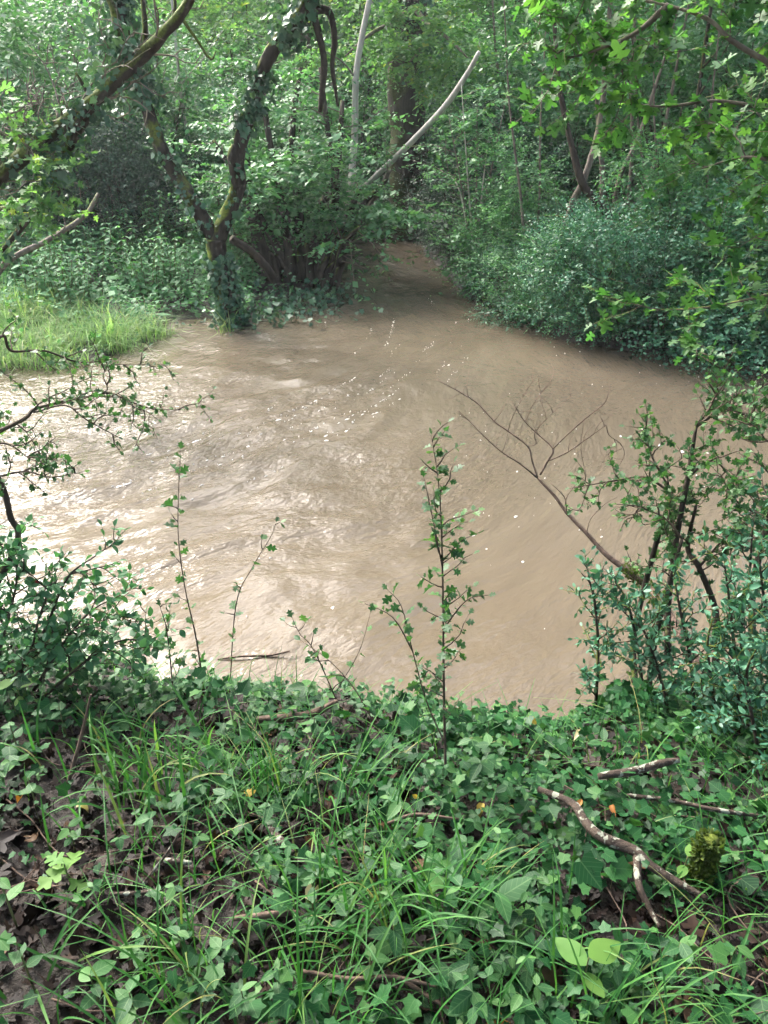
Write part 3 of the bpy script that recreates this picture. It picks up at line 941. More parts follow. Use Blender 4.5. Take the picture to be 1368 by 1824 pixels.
# ------------------------------------------------------------------ shrub prototypes and their copies
def shrub_proto(name, label, cat, group, seed, blobs, n, L, nl, size, mat, T=T_FAR, stems=8, wood_m='bark_dark', clump=16, droop=.15, tilt=.45, planar=.8, tight=.34, shoots=0):
    r = np.random.default_rng(seed)
    t = thing(name, label, cat, (0, 0, 0), group)
    O, D = in_blobs(r, blobs, n, clump, tight)
    O[:, 2] = np.maximum(O[:, 2], .04)
    lv = spray(r, O, D, L, nl, size, droop=droop, tilt=tilt, planar=planar)
    tb = Tubes()
    if shoots:                                  # long leafy shoots standing clear of the mass
        k_ = r.choice(n, shoots); so = O[k_]; sdv = norm(D[k_] * .8 + V3(0, 0, .7) + r.normal(0, .3, (shoots, 3)))
        lv = cat_lv(lv, spray(r, so, sdv, .62, 18, size, droop=.2, tilt=.6, planar=.5))
        for a_, b_ in zip(so, sdv): tb.add(np.array([a_, a_ + b_ * .31 - V3(0, 0, .03), a_ + b_ * .62 - V3(0, 0, .12)]), [.005, .003, .0015], k=4, per=2)
    part('foliage', leaf_mesh('foliage', T, lv, mat), t)
    for i in range(stems):
        bb = blobs[r.integers(len(blobs))]
        e = bb[0] + norm(r.normal(0, 1, 3)) * np.array(bb[1]) * .7
        s0 = V3(r.normal(0, .08), r.normal(0, .08), -.1)
        m = (s0 + e) / 2 + r.normal(0, .06, 3) + V3(0, 0, .15)
        tb.add(np.array([s0, m, e]), [.022, .016, .006], k=5, per=4, rough=.1, seed=i)
        for q in side_shoots(r, np.array([s0, m, e]), 3, .6, .4, 1):
            tb.add(q, [.008, .003], k=4, per=1)
    part('stems', tb.mesh('stems', M[wood_m]), t)
    return t


protos = {}
GP = 'glossy shrubs crowding the far bank'
protos['privet'] = [shrub_proto('privet_bush', 'dense small-leaved glossy bush overhanging the water on the far bank', 'bush', GP, 60 + i,
    [(V3(0, 0, .55), (.75, .6, .55)), (V3(.45, -.2, .35), (.55, .45, .35)), (V3(-.4, .1, .8 + .1 * i), (.5, .5, .5)), (V3(.1, -.45, .25), (.6, .35, .25))],
    (1350, 1000, 1300)[i], (.26, .32, .22)[i], 8, (.040, .054, .034)[i], M[('privet', 'shrub', 'privet')[i]], clump=(26, 16, 20)[i], tilt=.55, shoots=(40, 26, 60)[i]) for i in range(3)]
GS = 'understorey shrubs filling the wood'
protos['shrub'] = [shrub_proto('understorey_shrub', 'leafy mid-green shrub among the trees behind the river', 'bush', GS, 70 + i,
    [(V3(0, 0, 1.0), (.9, .8, .8)), (V3(.5, .2, 1.7), (.7, .6, .5)), (V3(-.5, -.2, 1.5 + .3 * i), (.7, .6, .6)), (V3(0, -.3, .5), (.9, .6, .45))],
    900, .42, 9, .07, M['shrub'], clump=14, tilt=.4) for i in range(3)]
protos['hazel'] = [shrub_proto('young_hazel', 'young hazel with pale layered leaf sprays in the wood behind the river', 'bush', 'young hazels in the wood', 80 + i,
    [(V3(0, 0, 1.4), (1., .9, .8)), (V3(.5, .3, 2.4), (.9, .8, .6)), (V3(-.6, -.2, 2.0), (.9, .7, .6)), (V3(.2, -.3, .9), (.9, .8, .4))],
    760, .5, 9, .085, M['hazel'], clump=12, tilt=.3, planar=1.0, wood_m='grey') for i in range(3)]
protos['lime'] = [shrub_proto('sun_tinted_shrub', 'bright yellow-green shrub with sunlight put into its leaf colour on the wooded slope', 'bush', 'bright shrubs on the slope', 90 + i,
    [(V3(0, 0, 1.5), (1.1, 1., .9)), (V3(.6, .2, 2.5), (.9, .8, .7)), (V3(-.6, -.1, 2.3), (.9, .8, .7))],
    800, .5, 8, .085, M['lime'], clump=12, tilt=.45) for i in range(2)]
protos['holly'] = [shrub_proto('holly_bush', 'dark glossy evergreen bush at the river edge under the old tree', 'bush', 'dark evergreen bushes in the wood', 100 + i,
    [(V3(0, 0, .7), (.8, .7, .7)), (V3(.3, .1, 1.4), (.6, .5, .6))], 800, .3, 8, .055, M['holly'], clump=16, tilt=.6) for i in range(2)]
used = set()
GROUPS = {k: v[0]['group'] for k, v in protos.items()}
pr = np.random.default_rng(123)


def place(kind, x, y, sc=1.0, label=None, z=None, group=None):
    p = protos[kind][int(pr.integers(len(protos[kind])))]
    zz = float(ground_z(x, y)) if z is None else z
    s_ = (sc * pr.uniform(.9, 1.15), sc * pr.uniform(.9, 1.15), sc * pr.uniform(.88, 1.15))
    if p.name not in used:
        used.add(p.name)
        p.location = (x, y, zz); p.rotation_euler = (0, 0, pr.uniform(0, 6.28)); p.scale = s_
        o = p
        if label: o['label'] = label
        o['group'] = group or GROUPS[kind]
    else:
        o = copy_tree(p, (x, y, zz), pr.uniform(0, 6.28), s_, label or {'privet': 'dense small-leaved glossy bush overhanging the water on the far bank',
            'shrub': 'leafy mid-green shrub among the trees behind the river', 'hazel': 'young hazel with pale layered leaf sprays in the wood behind the river',
            'lime': 'bright yellow-green shrub with sunlight put into its leaf colour on the wooded slope', 'holly': 'dark glossy evergreen bush at the river edge under the old tree'}[kind], group or GROUPS[kind])
    return o


def place_px(kind, px, py, Y, sc=1.0, label=None):
    p = at(px, py, Y); return place(kind, p[0], p[1], sc, label)


# glossy bushes along the right-hand shore
ORD = ['first', 'second', 'third', 'fourth', 'fifth', 'sixth', 'seventh', 'eighth', 'ninth', 'tenth']
for i_, (px, Y, sc) in enumerate(((880, 10.7, .62), (930, 10.1, .72), (985, 9.6, .82), (1045, 9.2, .92), (1110, 8.95, .95), (1175, 8.8, 1.0), (1245, 8.75, 1.05), (1320, 8.7, 1.05), (1400, 8.7, 1.1), (1480, 8.6, 1.1),
                  (960, 10.8, .75), (1060, 10.3, .75), (1150, 10.0, .85), (1240, 9.9, 1.0), (1340, 9.8, 1.1), (1430, 9.8, 1.2))):
    lb_ = '%s glossy bush along the water, counting from the slender pale stems' % ORD[i_] if i_ < 10 else 'glossy bush of the second row, %s from the slender pale stems' % ORD[i_ - 10]
    p = at(px, 600, Y - .25); o = place('privet', p[0], p[1], sc, lb_); o.location.z -= .12 * sc
for i_, (px, Y, sc) in enumerate(((868, 10.75, .42), (905, 10.0, .36), (955, 9.35, .34), (1020, 8.85, .36), (1090, 8.6, .3), (1215, 8.35, .34), (1330, 8.3, .36), (1150, 9.6, .5), (1290, 9.3, .6), (905, 11.2, .6))):
    p = at(px, 600, Y); o = place('hazel', p[0], p[1], sc, ('%s light green sapling among the glossy shore bushes, counting from the slender pale stems' % ORD[i_]) if i_ < 7 else 'light green sapling standing behind the front row of glossy shore bushes', group='saplings among the glossy shore bushes'); o.location.z -= .3 * sc
# dark evergreens under the old tree
for px, Y, sc in ((772, 14.3, .45), (790, 13.5, .42), (806, 12.6, .42), (785, 14.9, .85), (822, 14.2, .75), (845, 13.2, .6), (690, 15.9, .9), (650, 16.0, .8), (850, 13.6, 1.1), (880, 12.6, .9)):
    place_px('holly', px, 430, Y, sc)
# dark ivy-grown bushes behind the forked tree
for px, Y, sc in ((215, 12.4, .85), (170, 12.9, 1.0), (270, 13.0, .95), (110, 13.4, 1.0), (330, 14.2, .8)):
    place_px('holly', px, 430, Y, sc, 'dark ivy-leaved bush behind the forked tree on the grassy bank') ['group'] = 'dark bushes behind the forked tree'
for px, Y, sc in ((-120, 11.5, 1.1), (300, 14.3, 1.0), (20, 14.0, 1.5), (420, 14.2, .9), (460, 13.4, .8), (500, 14.0, 1.0), (560, 14.6, .9)):
    place_px('shrub', px, 430, Y, sc)
for px, Y, sc in ((80, 14.6, 1.2), (250, 14.6, 1.1), (380, 15.0, .9), (480, 15.2, .8), (-40, 13.5, 1.2)):
    place_px('hazel', px, 400, Y, sc)
# beyond the upstream reach and up the slope
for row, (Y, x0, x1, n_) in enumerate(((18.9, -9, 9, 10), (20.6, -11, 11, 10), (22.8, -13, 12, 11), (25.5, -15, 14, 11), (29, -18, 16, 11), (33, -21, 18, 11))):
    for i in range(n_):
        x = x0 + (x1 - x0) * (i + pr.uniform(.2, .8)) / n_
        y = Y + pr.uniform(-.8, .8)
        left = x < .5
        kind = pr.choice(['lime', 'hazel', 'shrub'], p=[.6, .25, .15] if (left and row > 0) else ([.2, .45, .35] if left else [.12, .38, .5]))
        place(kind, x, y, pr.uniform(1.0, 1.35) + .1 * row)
for px, Y, sc in ((860, 15.2, 1.0), (930, 13.6, .9), (1000, 13.4, .8), (1080, 13.2, .8), (1180, 12.0, .9), (1290, 11.8, 1.0), (1400, 11.6, 1.1), (1010, 15.5, 1.1), (1120, 15.0, 1.2), (1250, 14.5, 1.2), (1380, 14.0, 1.3), (1500, 13.0, 1.3), (930, 17.0, 1.2)):
    place_px('shrub', px, 430, Y, sc)
for px, Y, sc in ((900, 16.0, 1.0), (1150, 16.8, 1.2), (1330, 16.0, 1.2), (1040, 17.5, 1.2), (790, 17.0, 1.0)):
    place_px('hazel', px, 430, Y, sc)

# slender stems with leaf sprays at the water, right bank
r = np.random.default_rng(61)
b = gpt(*at(848, 528, 11.2)[:2])
ys = thing('slender_sapling', 'cluster of slender pale stems with minty leaf sprays at the river edge', 'tree', b)
sh = []
for i, (bx, tx, ty) in enumerate(((836, 800, 210), (842, 822, 150), (848, 850, 190), (852, 872, 230), (845, 905, 160), (838, 780, 300))):
    p = np.vstack([path((bx, 530, 11.2))[0][None] * 0 + b + V3(.03 * (i - 2), .02 * i, -.05), path((bx, 430, 11.2), ((bx * .6 + tx * .4), 330, 11.25 + .05 * i), (tx, ty, 11.3 + .1 * i))])
    wood('stem', ys, [(p, [.022, .017, .012, .005])], M['pale' if i % 2 else 'grey'], k=6, rough=.05)
    sh += side_shoots(r, p, 13, .75, .1, 1, up=.1, fwd=.5)
wood('twig', ys, [(q, [.006, .002]) for q in sh], M['grey'], k=4, per=1, rough=0)
O = np.concatenate([q[1:] for q in sh]); D = np.concatenate([np.gradient(q, axis=0)[1:] for q in sh])
O = np.repeat(O, 2, 0); D = np.repeat(norm(D), 2, 0) + r.normal(0, .5, (len(O), 3)); D[:, 2] *= .4
lv = spray(r, O, D, .28, 7, .065, tilt=.3, planar=1)
O, D = in_blobs(r, [(at(845, 500, 11.0), (.4, .3, .3)), (at(815, 462, 11.0), (.2, .2, .04)), (at(860, 440, 11.1), (.35, .3, .3))], 130, 10)
part('crown', leaf_mesh('crown', T_FAR, cat_lv(lv, spray(r, O, D, .28, 7, .06, tilt=.35)), M['hazel']), ys)


# crossing and other thin trees on the right-hand slope
def thin_tree(label, pts, rad, mat, seed, leaf='shrub', nb=10, L=1.1, lt0=.4, name='thin_tree', group=None, size=.075):
    r = np.random.default_rng(seed)
    p = path(*pts)
    b = gpt(p[0][0], p[0][1])
    t = thing(name, label, 'tree', b, group)
    full = np.vstack([b + V3(0, 0, -.15), p]) if p[0][2] > b[2] else np.vstack([p[0] + V3(0, 0, -.2), p])
    top = norm(full[-1] - full[-2])
    full = np.vstack([full, full[-1] + norm(top + V3(0, 0, .6)) * 1.5, full[-1] + norm(top + V3(0, 0, 1.2)) * 3.2])
    wood('trunk', t, [(full, list(rad) + [rad[-1] * .7, rad[-1] * .4])], M[mat], k=9, rough=.16)
    sh = side_shoots(r, full, nb, L, lt0, 1, up=.2)
    wood('branch', t, [(q, [.016, .004]) for q in sh], M[mat], k=5, per=2, rough=.05)
    O = np.concatenate([q[1:] for q in sh]); D = np.concatenate([np.gradient(q, axis=0)[1:] for q in sh])
    O = np.repeat(O, 5, 0); D = np.repeat(norm(D), 5, 0) + r.normal(0, .7, (len(O), 3))
    part('crown', leaf_mesh('crown', T_FAR, spray(r, O, D, .42, 8, size), M[leaf]), t)
    return t


thin_tree('dark bent thin tree crossing in front of another slim one', [(1112, 445, 9.5), (1090, 395, 9.5), (1062, 360, 9.5), (1036, 322, 9.5), (1016, 250, 9.6), (1003, 190, 9.6), (993, 120, 9.7)], [.06, .052, .046, .043, .042, .036, .03, .025], 'bark_dark', 1)
thin_tree('slim brown tree whose stem crosses behind the dark bent one', [(988, 470, 9.9), (1006, 410, 9.8), (1020, 360, 9.8), (1038, 325, 9.7), (1060, 255, 9.8), (1074, 180, 9.8), (1080, 90, 9.8)], [.05, .042, .04, .038, .036, .034, .03, .025], 'grey', 2)
for i, (x0, y0, x1, y1, Y, w) in enumerate(((1072, 370, 1066, 230, 10.6, .04), (1100, 330, 1162, 170, 10.8, .03), (1120, 340, 1125, 180, 11.0, .025), (1138, 360, 1180, 240, 10.7, .033), (1155, 400, 1140, 250, 11.4, .026), (935, 480, 915, 250, 10.3, .02), (952, 470, 962, 240, 10.6, .018), (1245, 480, 1262, 250, 9.5, .02), (1175, 460, 1168, 250, 9.8, .018), (910, 330, 890, 150, 15.5, .04), (1210, 350, 1230, 120, 15.0, .05))):
    thin_tree('thin pale young tree growing upright on the shaded slope', [(x0, y0, Y), ((x0 + x1) / 2 + 4, (y0 + y1) / 2, Y), (x1, y1, Y), (x1 + (x1 - x0) * .5, y1 - 100, Y)], [w, w, w * .9, w * .7, w * .5], 'grey', 10 + i, nb=7, L=.8, lt0=.55, group='thin pale trees on the slope', name='pale_young_tree')
thin_tree('green mossy stem leaning out from the glossy bushes', [(1270, 490, 8.9), (1306, 435, 8.8), (1345, 385, 8.7), (1400, 330, 8.6), (1500, 230, 8.5)], [.08, .075, .07, .065, .06, .05], 'bark_moss', 20, nb=6, lt0=.6)
thin_tree('dark short stem rising out of the glossy bushes', [(1185, 470, 10.3), (1195, 420, 10.3), (1212, 370, 10.4), (1222, 330, 10.4), (1235, 230, 10.6)], [.07, .06, .055, .05, .04, .03], 'bark_dark', 22, nb=7)
thin_tree('broad grey trunk standing high on the slope behind the maple boughs', [(1290, 330, 15.5), (1300, 240, 15.5), (1318, 150, 15.5), (1335, 50, 15.5), (1345, -60, 15.5)], [.26, .24, .22, .21, .2, .18], 'bark_big', 24, nb=12, L=2.6)
thin_tree('grey trunk on the far slope beyond the leaning mossy tree', [(128, 240, 19.5), (126, 150, 19.5), (124, 60, 19.5), (118, -60, 19.5)], [.14, .12, .11, .1, .09], 'grey', 25, nb=9, L=1.6, leaf='lime')
thin_tree('dark trunk with drooping bright leaves behind the forked tree', [(545, 330, 16.5), (540, 240, 16.5), (548, 140, 16.5), (540, 20, 16.5), (530, -100, 16.5)], [.13, .12, .11, .1, .1, .08], 'bark_dark', 26, nb=14, L=1.6, leaf='lime', lt0=.3)
thin_tree('slim stem behind the forked tree, leaning left among bright leaves', [(375, 330, 14.5), (352, 280, 14.5), (335, 240, 14.5), (320, 150, 14.6), (310, 40, 14.8)], [.04, .04, .035, .03, .03, .02], 'pale', 27, nb=10, L=1.2, leaf='lime', lt0=.3)

# tall trees behind: their crowns close the wood and shade the river's middle and right
r = np.random.default_rng(77)


def tall_proto(seed, h, rep=22, ls=.125, label='tall tree whose crown closes the wood above the slope', group='tall trees closing the wood'):
    r = np.random.default_rng(seed)
    t = thing('tall_tree', label, 'tree', (0, 0, 0), group)
    p = np.array([(0, 0, -.5), (.05, 0, h * .25), (r.normal(0, .2), r.normal(0, .2), h * .5), (r.normal(0, .4), r.normal(0, .4), h * .75), (r.normal(0, .5), r.normal(0, .5), h)])
    wood('trunk', t, [(p, [.26, .22, .18, .12, .04])], M['bark_big'], k=12, rough=.12)
    limbs = side_shoots(r, p, 18, h * .36, .32, 1, up=.3)
    wood('limbs', t, [(q, [.07, .015]) for q in limbs], M['bark_big'], k=5, per=2)
    O = np.concatenate([q[1:] for q in limbs]); D = np.concatenate([np.gradient(q, axis=0)[1:] for q in limbs])
    O = np.repeat(O, rep, 0) + r.normal(0, .6, (len(O) * rep, 3)); D = np.repeat(norm(D), rep, 0) + r.normal(0, .7, (len(O), 3))
    part('crown', leaf_mesh('crown', T_FAR, spray(r, O, D, .7, 8, ls, droop=.25), M['canopy']), t)
    return t


tall = [tall_proto(300, 13), tall_proto(301, 15)]
spots = [(9.5, 15.5), (13, 13), (3.0, 20.5), (12, 17), (11, 23), (5.5, 27), (2, 31), (9, 31), (15, 27), (-19, 30), (-14, 38)]
for i, (x, y) in enumerate(spots):
    z = float(ground_z(x, y))
    if i < 2:
        tall[i].location = (x, y, z)
    else:
        copy_tree(tall[i % 2], (x, y, z), r.uniform(0, 6.28), r.uniform(.75, .95) if i == 2 else r.uniform(.85, 1.2))
# dense unseen trees added on the near bank to keep the ivy in shade
shade = tall_proto(305, 12, 55, .16, 'unseen dense leafy tree added on the near bank to shade the ivy carpet', 'unseen trees added to shade the near bank')
for i, (x, y) in enumerate([(.4, -1.5), (-2.9, -1.4), (3.4, -1.8), (-.5, -4.5), (-5.2, .9), (5.6, .2)]):
    z = float(ground_z(x, y))
    if i == 0: shade.location = (x, y, z)
    else: copy_tree(shade, (x, y, z), r.uniform(0, 6.28), r.uniform(.9, 1.1))

# ------------------------------------------------------------------ left bank: grass, herbs, ground cover
r = np.random.default_rng(88)


def grass_mesh(name, base, length, width, az, lean, mat, seg=3):
    n = len(base)
    t = np.linspace(0, 1, seg + 1)
    d = np.stack([np.cos(az), np.sin(az), 0 * az], -1); s = np.stack([-np.sin(az), np.cos(az), 0 * az], -1)
    rows = []
    for tt in t:
        c = base + d * (length * lean * tt ** 2)[:, None] + V3(0, 0, 1)[None] * (length * (tt - .45 * np.minimum(lean, 1.6) * tt ** 2.2))[:, None]
        w = width * (1 - tt ** 2) * .5 + .0004
        rows += [c - s * w[:, None], c + s * w[:, None]]
    v = np.stack(rows, 1)
    f = np.array([[2 * i, 2 * i + 1, 2 * i + 3, 2 * i + 2] for i in range(seg)])[None] + (np.arange(n) * 2 * (seg + 1))[:, None, None]
    uv = np.tile(np.array([[a, b] for a in t for b in (0.2, .8)]), (n, 1))
    return mesh_np(name, v.reshape(-1, 3), [f.reshape(-1, 4)], mat, uv)


def scatter(r, n, x0, x1, y0, y1, keep):
    x = r.uniform(x0, x1, n); y = r.uniform(y0, y1, n)
    k = keep(x, y); x, y = x[k], y[k]
    return np.stack([x, y, ground_z(x, y)], -1)


g = scatter(r, 26000, -8, -1.8, 7.6, 10.6, lambda x, y: (shore_sd(x, y) > -.12 + .1 * noise2(x * 3, y * 3)) & (y < 9.3 + .8 * noise2(x, y) - .25 * (x + 3)) & (noise2(x * 1.3, y * 1.3) > -.45))
n = len(g)
o = part('bank_grass', grass_mesh('bank_grass', g, r.uniform(.12, .5, n) * (1 + .5 * noise2(g[:, 0] * 2.5, g[:, 1] * 2.5)), r.uniform(.004, .010, n), r.uniform(0, 6.28, n), r.uniform(.3, 1.7, n), M['meadow']))
tag(o, 'bright long grass on the low flooded bank by the forked tree', 'grass', kind='stuff')

# low leafy cover over the far banks and slopes
cv = scatter(r, 60000, -16, 14, 8, 30, lambda x, y: (shore_sd(x, y) > .0) & (noise2(x * .9, y * .9) > -.35))
n = len(cv); cv[:, 2] += np.abs(r.normal(0, .09, n)) + .02
lv = (cv, norm(r.normal(0, 1, (n, 3)) * V3(1, 1, .35)), norm(V3(0, 0, 1) + r.normal(0, .45, (n, 3))), .06 * np.exp(r.normal(0, .35, n)))
o = part('undergrowth', leaf_mesh('undergrowth', T_FAR, lv, M['herb']))
tag(o, 'low leafy ground cover across the far banks and slopes', 'undergrowth', kind='stuff')


hv = scatter(r, 26000, -8, -1.7, 8.3, 13.5, lambda x, y: (shore_sd(x, y) > .05) & (y > 8.7 - .25 * (x + 3) + .5 * noise2(x * 1.4, y * 1.4)) & (noise2(x * 1.1 + 5, y * 1.1) > -.4))
n = len(hv); hv[:, 2] += r.uniform(.03, .34, n) * (.6 + .6 * np.clip(noise2(hv[:, 0] * 1.7, hv[:, 1] * 1.7) + .3, 0, 1))
lv = (hv, norm(r.normal(0, 1, (n, 3)) * V3(1, 1, .3) + V3(0, -.3, -.1)), norm(V3(0, -.15, 1) + r.normal(0, .4, (n, 3))), .06 * np.exp(r.normal(0, .35, n)))
o = part('low_herbs', leaf_mesh('low_herbs', T_FAR, lv, M['herb']))
tag(o, 'soft pale herbs filling the clearing behind the bank grass', 'herbs', kind='stuff')


def herb_proto(seed, h):
    r = np.random.default_rng(seed)
    t = thing('nettle_plant', 'upright nettle with paired leaves on the grassy far bank', 'plant', (0, 0, 0), 'nettles on the far bank')
    tb = Tubes(); P = []; D = []; N = []; s = []
    for j in range(5):
        a = r.uniform(0, 6.28); q = V3(math.cos(a), math.sin(a), 0) * r.uniform(.02, .14); lean = V3(math.cos(a), math.sin(a), 0) * .2
        hh = h * r.uniform(.7, 1.1)
        pts = np.array([q, q + lean * .4 * hh + V3(0, 0, hh * .5), q + lean * hh + V3(0, 0, hh)])
        tb.add(pts, [.005, .004, .002], k=4, per=2)
        for m in range(9):
            tt = .2 + .8 * m / 8
            c = pts[0] * (1 - tt) + pts[2] * tt
            for sg in (0, math.pi):
                aa = a + m * 1.57 + sg + r.normal(0, .2)
                P.append(c); D.append(V3(math.cos(aa), math.sin(aa), -.25)); N.append(V3(0, 0, 1) + r.normal(0, .3, 3)); s.append(.12 * (1.1 - .6 * tt) * r.uniform(.8, 1.2))
    part('leaves', leaf_mesh('leaves', T_SMALL, (np.array(P), np.array(D), np.array(N), np.array(s)), M['herb']), t)
    part('stems', tb.mesh('stems', M['stem']), t)
    return t


hp = [herb_proto(400 + i, .75) for i in range(3)]
hs = scatter(r, 420, -7.5, -1.9, 8.4, 13.2, lambda x, y: (shore_sd(x, y) > .5) & (y > 8.9 - .28 * (x + 3)))[:95]
for i, p in enumerate(hs):
    if i < 3: hp[i].location = tuple(p)
    else: copy_tree(hp[i % 3], p, r.uniform(0, 6.28), r.uniform(.7, 1.25))

# ivy trailing on the low bank by the forked tree and hazel
lv = []
for px, py, wx_, n_ in ((470, 555, .5, 260), (520, 535, .4, 260), (440, 560, .3, 120), (570, 520, .3, 160)):
    c = atz(px, py, .1); q = c + r.normal(0, 1, (n_, 3)) * V3(wx_, .25, .12); q[:, 2] = np.maximum(np.abs(q[:, 2] - .1), .01) + np.maximum(ground_z(q[:, 0], q[:, 1]), 0)
    lv.append((q, norm(r.normal(0, 1, (n_, 3)) - V3(0, 0, .2)), norm(V3(0, -.3, 1) + r.normal(0, .4, (n_, 3))), .055 * np.exp(r.normal(0, .3, n_))))
o = part('trailing_ivy', leaf_mesh('trailing_ivy', T_IVY, cat_lv(*lv), M['ivy_far']))
tag(o, 'ivy trailing along the shore between forked tree and hazel stool', 'ivy', kind='stuff')

# ================================================================== near bank
# ------------------------------------------------------------------ leaf litter, ivy carpet
r = np.random.default_rng(500)
bare = [(atz(300, 1590, .97), .34, .17), (atz(560, 1500, .97), .20, .12), (atz(120, 1560, .97), .3, .2), (atz(1330, 1650, .97), .14, .16), (atz(1130, 1640, .97), .14, .08), (atz(560, 1700, .97), .2, .08), (atz(150, 1780, .97), .2, .08)]


def bareness(x, y):
    b = np.zeros(np.shape(x))
    for c, a, d in bare:
        b = np.maximum(b, 1.25 - np.sqrt(((x - c[0]) / a) ** 2 + ((y - c[1]) / d) ** 2))
    return np.clip(b + .35 * noise2(x * 6, y * 6), 0, 1)


lp = scatter(r, 14000, -1.7, 1.7, .45, 2.35, lambda x, y: (shore_sd(x, y) > .05) & (r.uniform(0, 1, len(x)) < .45 + bareness(x, y)))
n = len(lp); lp[:, 2] += r.uniform(.002, .03, n)
lv = (lp, norm(r.normal(0, 1, (n, 3)) * V3(1, 1, .4)), norm(V3(0, 0, 1) + r.normal(0, .7, (n, 3))), .026 * np.exp(r.normal(0, .35, n)))
o = part('leaf_litter', leaf_mesh('leaf_litter', T_MAPLE, lv, M['litter']))
tag(o, 'wet dark brown fallen leaves covering the near bank soil', 'leaf litter', kind='stuff')

ip = scatter(r, 34000, -1.75, 1.75, .42, 2.45, lambda x, y: (shore_sd(x, y) > .03) & (r.uniform(0, 1, len(x)) < np.clip(.52 + .8 * noise2(x * 2.3, y * 2.3) + .25 * np.clip(x * 3, -.6, 1) - 1.1 * bareness(x, y), .02, 1)))
n = len(ip)
hgt = np.abs(r.normal(0, .035, n)) + .012
hgt = hgt + .07 * np.clip(noise2(ip[:, 0] * 4.3, ip[:, 1] * 4.3) + .1, 0, 1) * (shore_sd(ip[:, 0], ip[:, 1]) < .8)
hgt = hgt * (1 + .8 * np.clip(noise2(ip[:, 0] * 3, ip[:, 1] * 3), 0, 1))
ip[:, 2] += hgt
iv = (ip, norm(r.normal(0, 1, (n, 3)) * V3(1, 1, .25) + V3(0, -.35, -.1)), norm(V3(0, -.12, 1) + r.normal(0, .42, (n, 3))), .0215 * np.exp(r.normal(0, .42, n)))
gi = thing('ground_ivy', 'ivy carpet with lobed glossy leaves spread over the near bank', 'ivy', gpt(.3, 1.4))
leaf_objects(gi, T_IVY, 'ivy_leaf', iv, M['ivy'], 300)
tb = Tubes()
for i in range(60):
    x, y = r.uniform(-1.3, 1.3), r.uniform(.7, 2.1); a = r.uniform(0, 6.28)
    q = []
    for j in range(6):
        q.append(gpt(x, y, .02 + .02 * r.uniform())); a += r.normal(0, .5); x += .09 * math.cos(a); y += .09 * math.sin(a)
    tb.add(np.array(q), [.0022, .0015], k=4, per=3)
k = r.choice(len(ip), 3000, replace=False)
pet = twig_mesh('petioles', np.column_stack([ip[k, :2] - .012 * r.normal(0, 1, (3000, 2)), ip[k, 2] - hgt[k] - .01]), V3(0, 0, 1) + r.normal(0, .1, (3000, 3)), hgt[k] + .008, .0011, M['stem'], droop=0)
part('runners', tb.mesh('runners', M['dead']), gi)
part('petioles', pet, gi, kind='stuff')


# bramble and other small leaves threaded through the ivy, and scattered fine grass
bp_ = scatter(r, 3200, -1.7, 1.7, .45, 2.4, lambda x, y: (shore_sd(x, y) > .03) & (noise2(x * 2.1 + 9, y * 2.1) > -.05) & (r.uniform(0, 1, len(x)) > 1.1 * bareness(x, y)))
n = len(bp_); bp_[:, 2] += .03 + np.abs(r.normal(0, .05, n))
a0 = r.uniform(0, 6.28, n); sz = .027 * np.exp(r.normal(0, .35, n))
lv = [(bp_, norm(np.stack([np.cos(a0 + d_), np.sin(a0 + d_), -.15 + 0 * a0], -1)), norm(V3(0, 0, 1) + r.normal(0, .25, (n, 3))), sz * q_) for d_, q_ in ((0, 1.1), (1.5, .85), (-1.5, .85))]
o = part('bramble_cover', leaf_mesh('bramble_cover', T_OVAL, cat_lv(*lv), M['seedling']))
tag(o, 'low three-leaved bramble shoots threaded through the ivy carpet', 'bramble', kind='stuff')
g = scatter(r, 4200, -1.7, 1.7, .45, 2.5, lambda x, y: (shore_sd(x, y) > .0) & (noise2(x * 1.6 - 4, y * 1.6) > .02))
n = len(g)
o = part('fine_grass', grass_mesh('fine_grass', g, r.uniform(.06, .22, n), r.uniform(.002, .0045, n), r.uniform(0, 6.28, n), r.uniform(.3, 1.5, n), M['grass'], seg=5))
tag(o, 'thin scattered grass blades rising through the ivy carpet', 'grass', kind='stuff')


# ------------------------------------------------------------------ grass tufts, each blade its own piece
def blade_unit(bend, seg=7, w=.035, seed=0):
    t = np.linspace(0, 1, seg + 1)
    ang = bend * t ** 1.3
    x = np.concatenate([[0], np.cumsum(np.sin(ang[:-1]) / seg)]); z = np.concatenate([[0], np.cumsum(np.cos(ang[:-1]) / seg)])
    ww = w * np.minimum(1, 4 * t + .45) * (1 - t ** 2.6) * .5 + .0006
    v = []
    for i in range(seg + 1):
        v += [[x[i], -ww[i], z[i]], [x[i] + ww[i] * .25 * math.cos(ang[i]), 0, z[i] - ww[i] * .35], [x[i], ww[i], z[i]]]
    f = []
    for i in range(seg):
        a = 3 * i
        f += [[a, a + 1, a + 4, a + 3], [a + 1, a + 2, a + 5, a + 4]]
    v = np.array(v)
    return mesh_np('blade', v, [np.array(f)], M['grass'], np.column_stack([np.repeat(t, 3), np.tile([.2, .5, .8], seg + 1)]))


fine = [blade_unit(b, w=.018) for b in (.5, .9, 1.4, 1.9, 2.3)]
wide = [blade_unit(b, w=.03) for b in (.7, 1.2, 1.8, 2.4)]


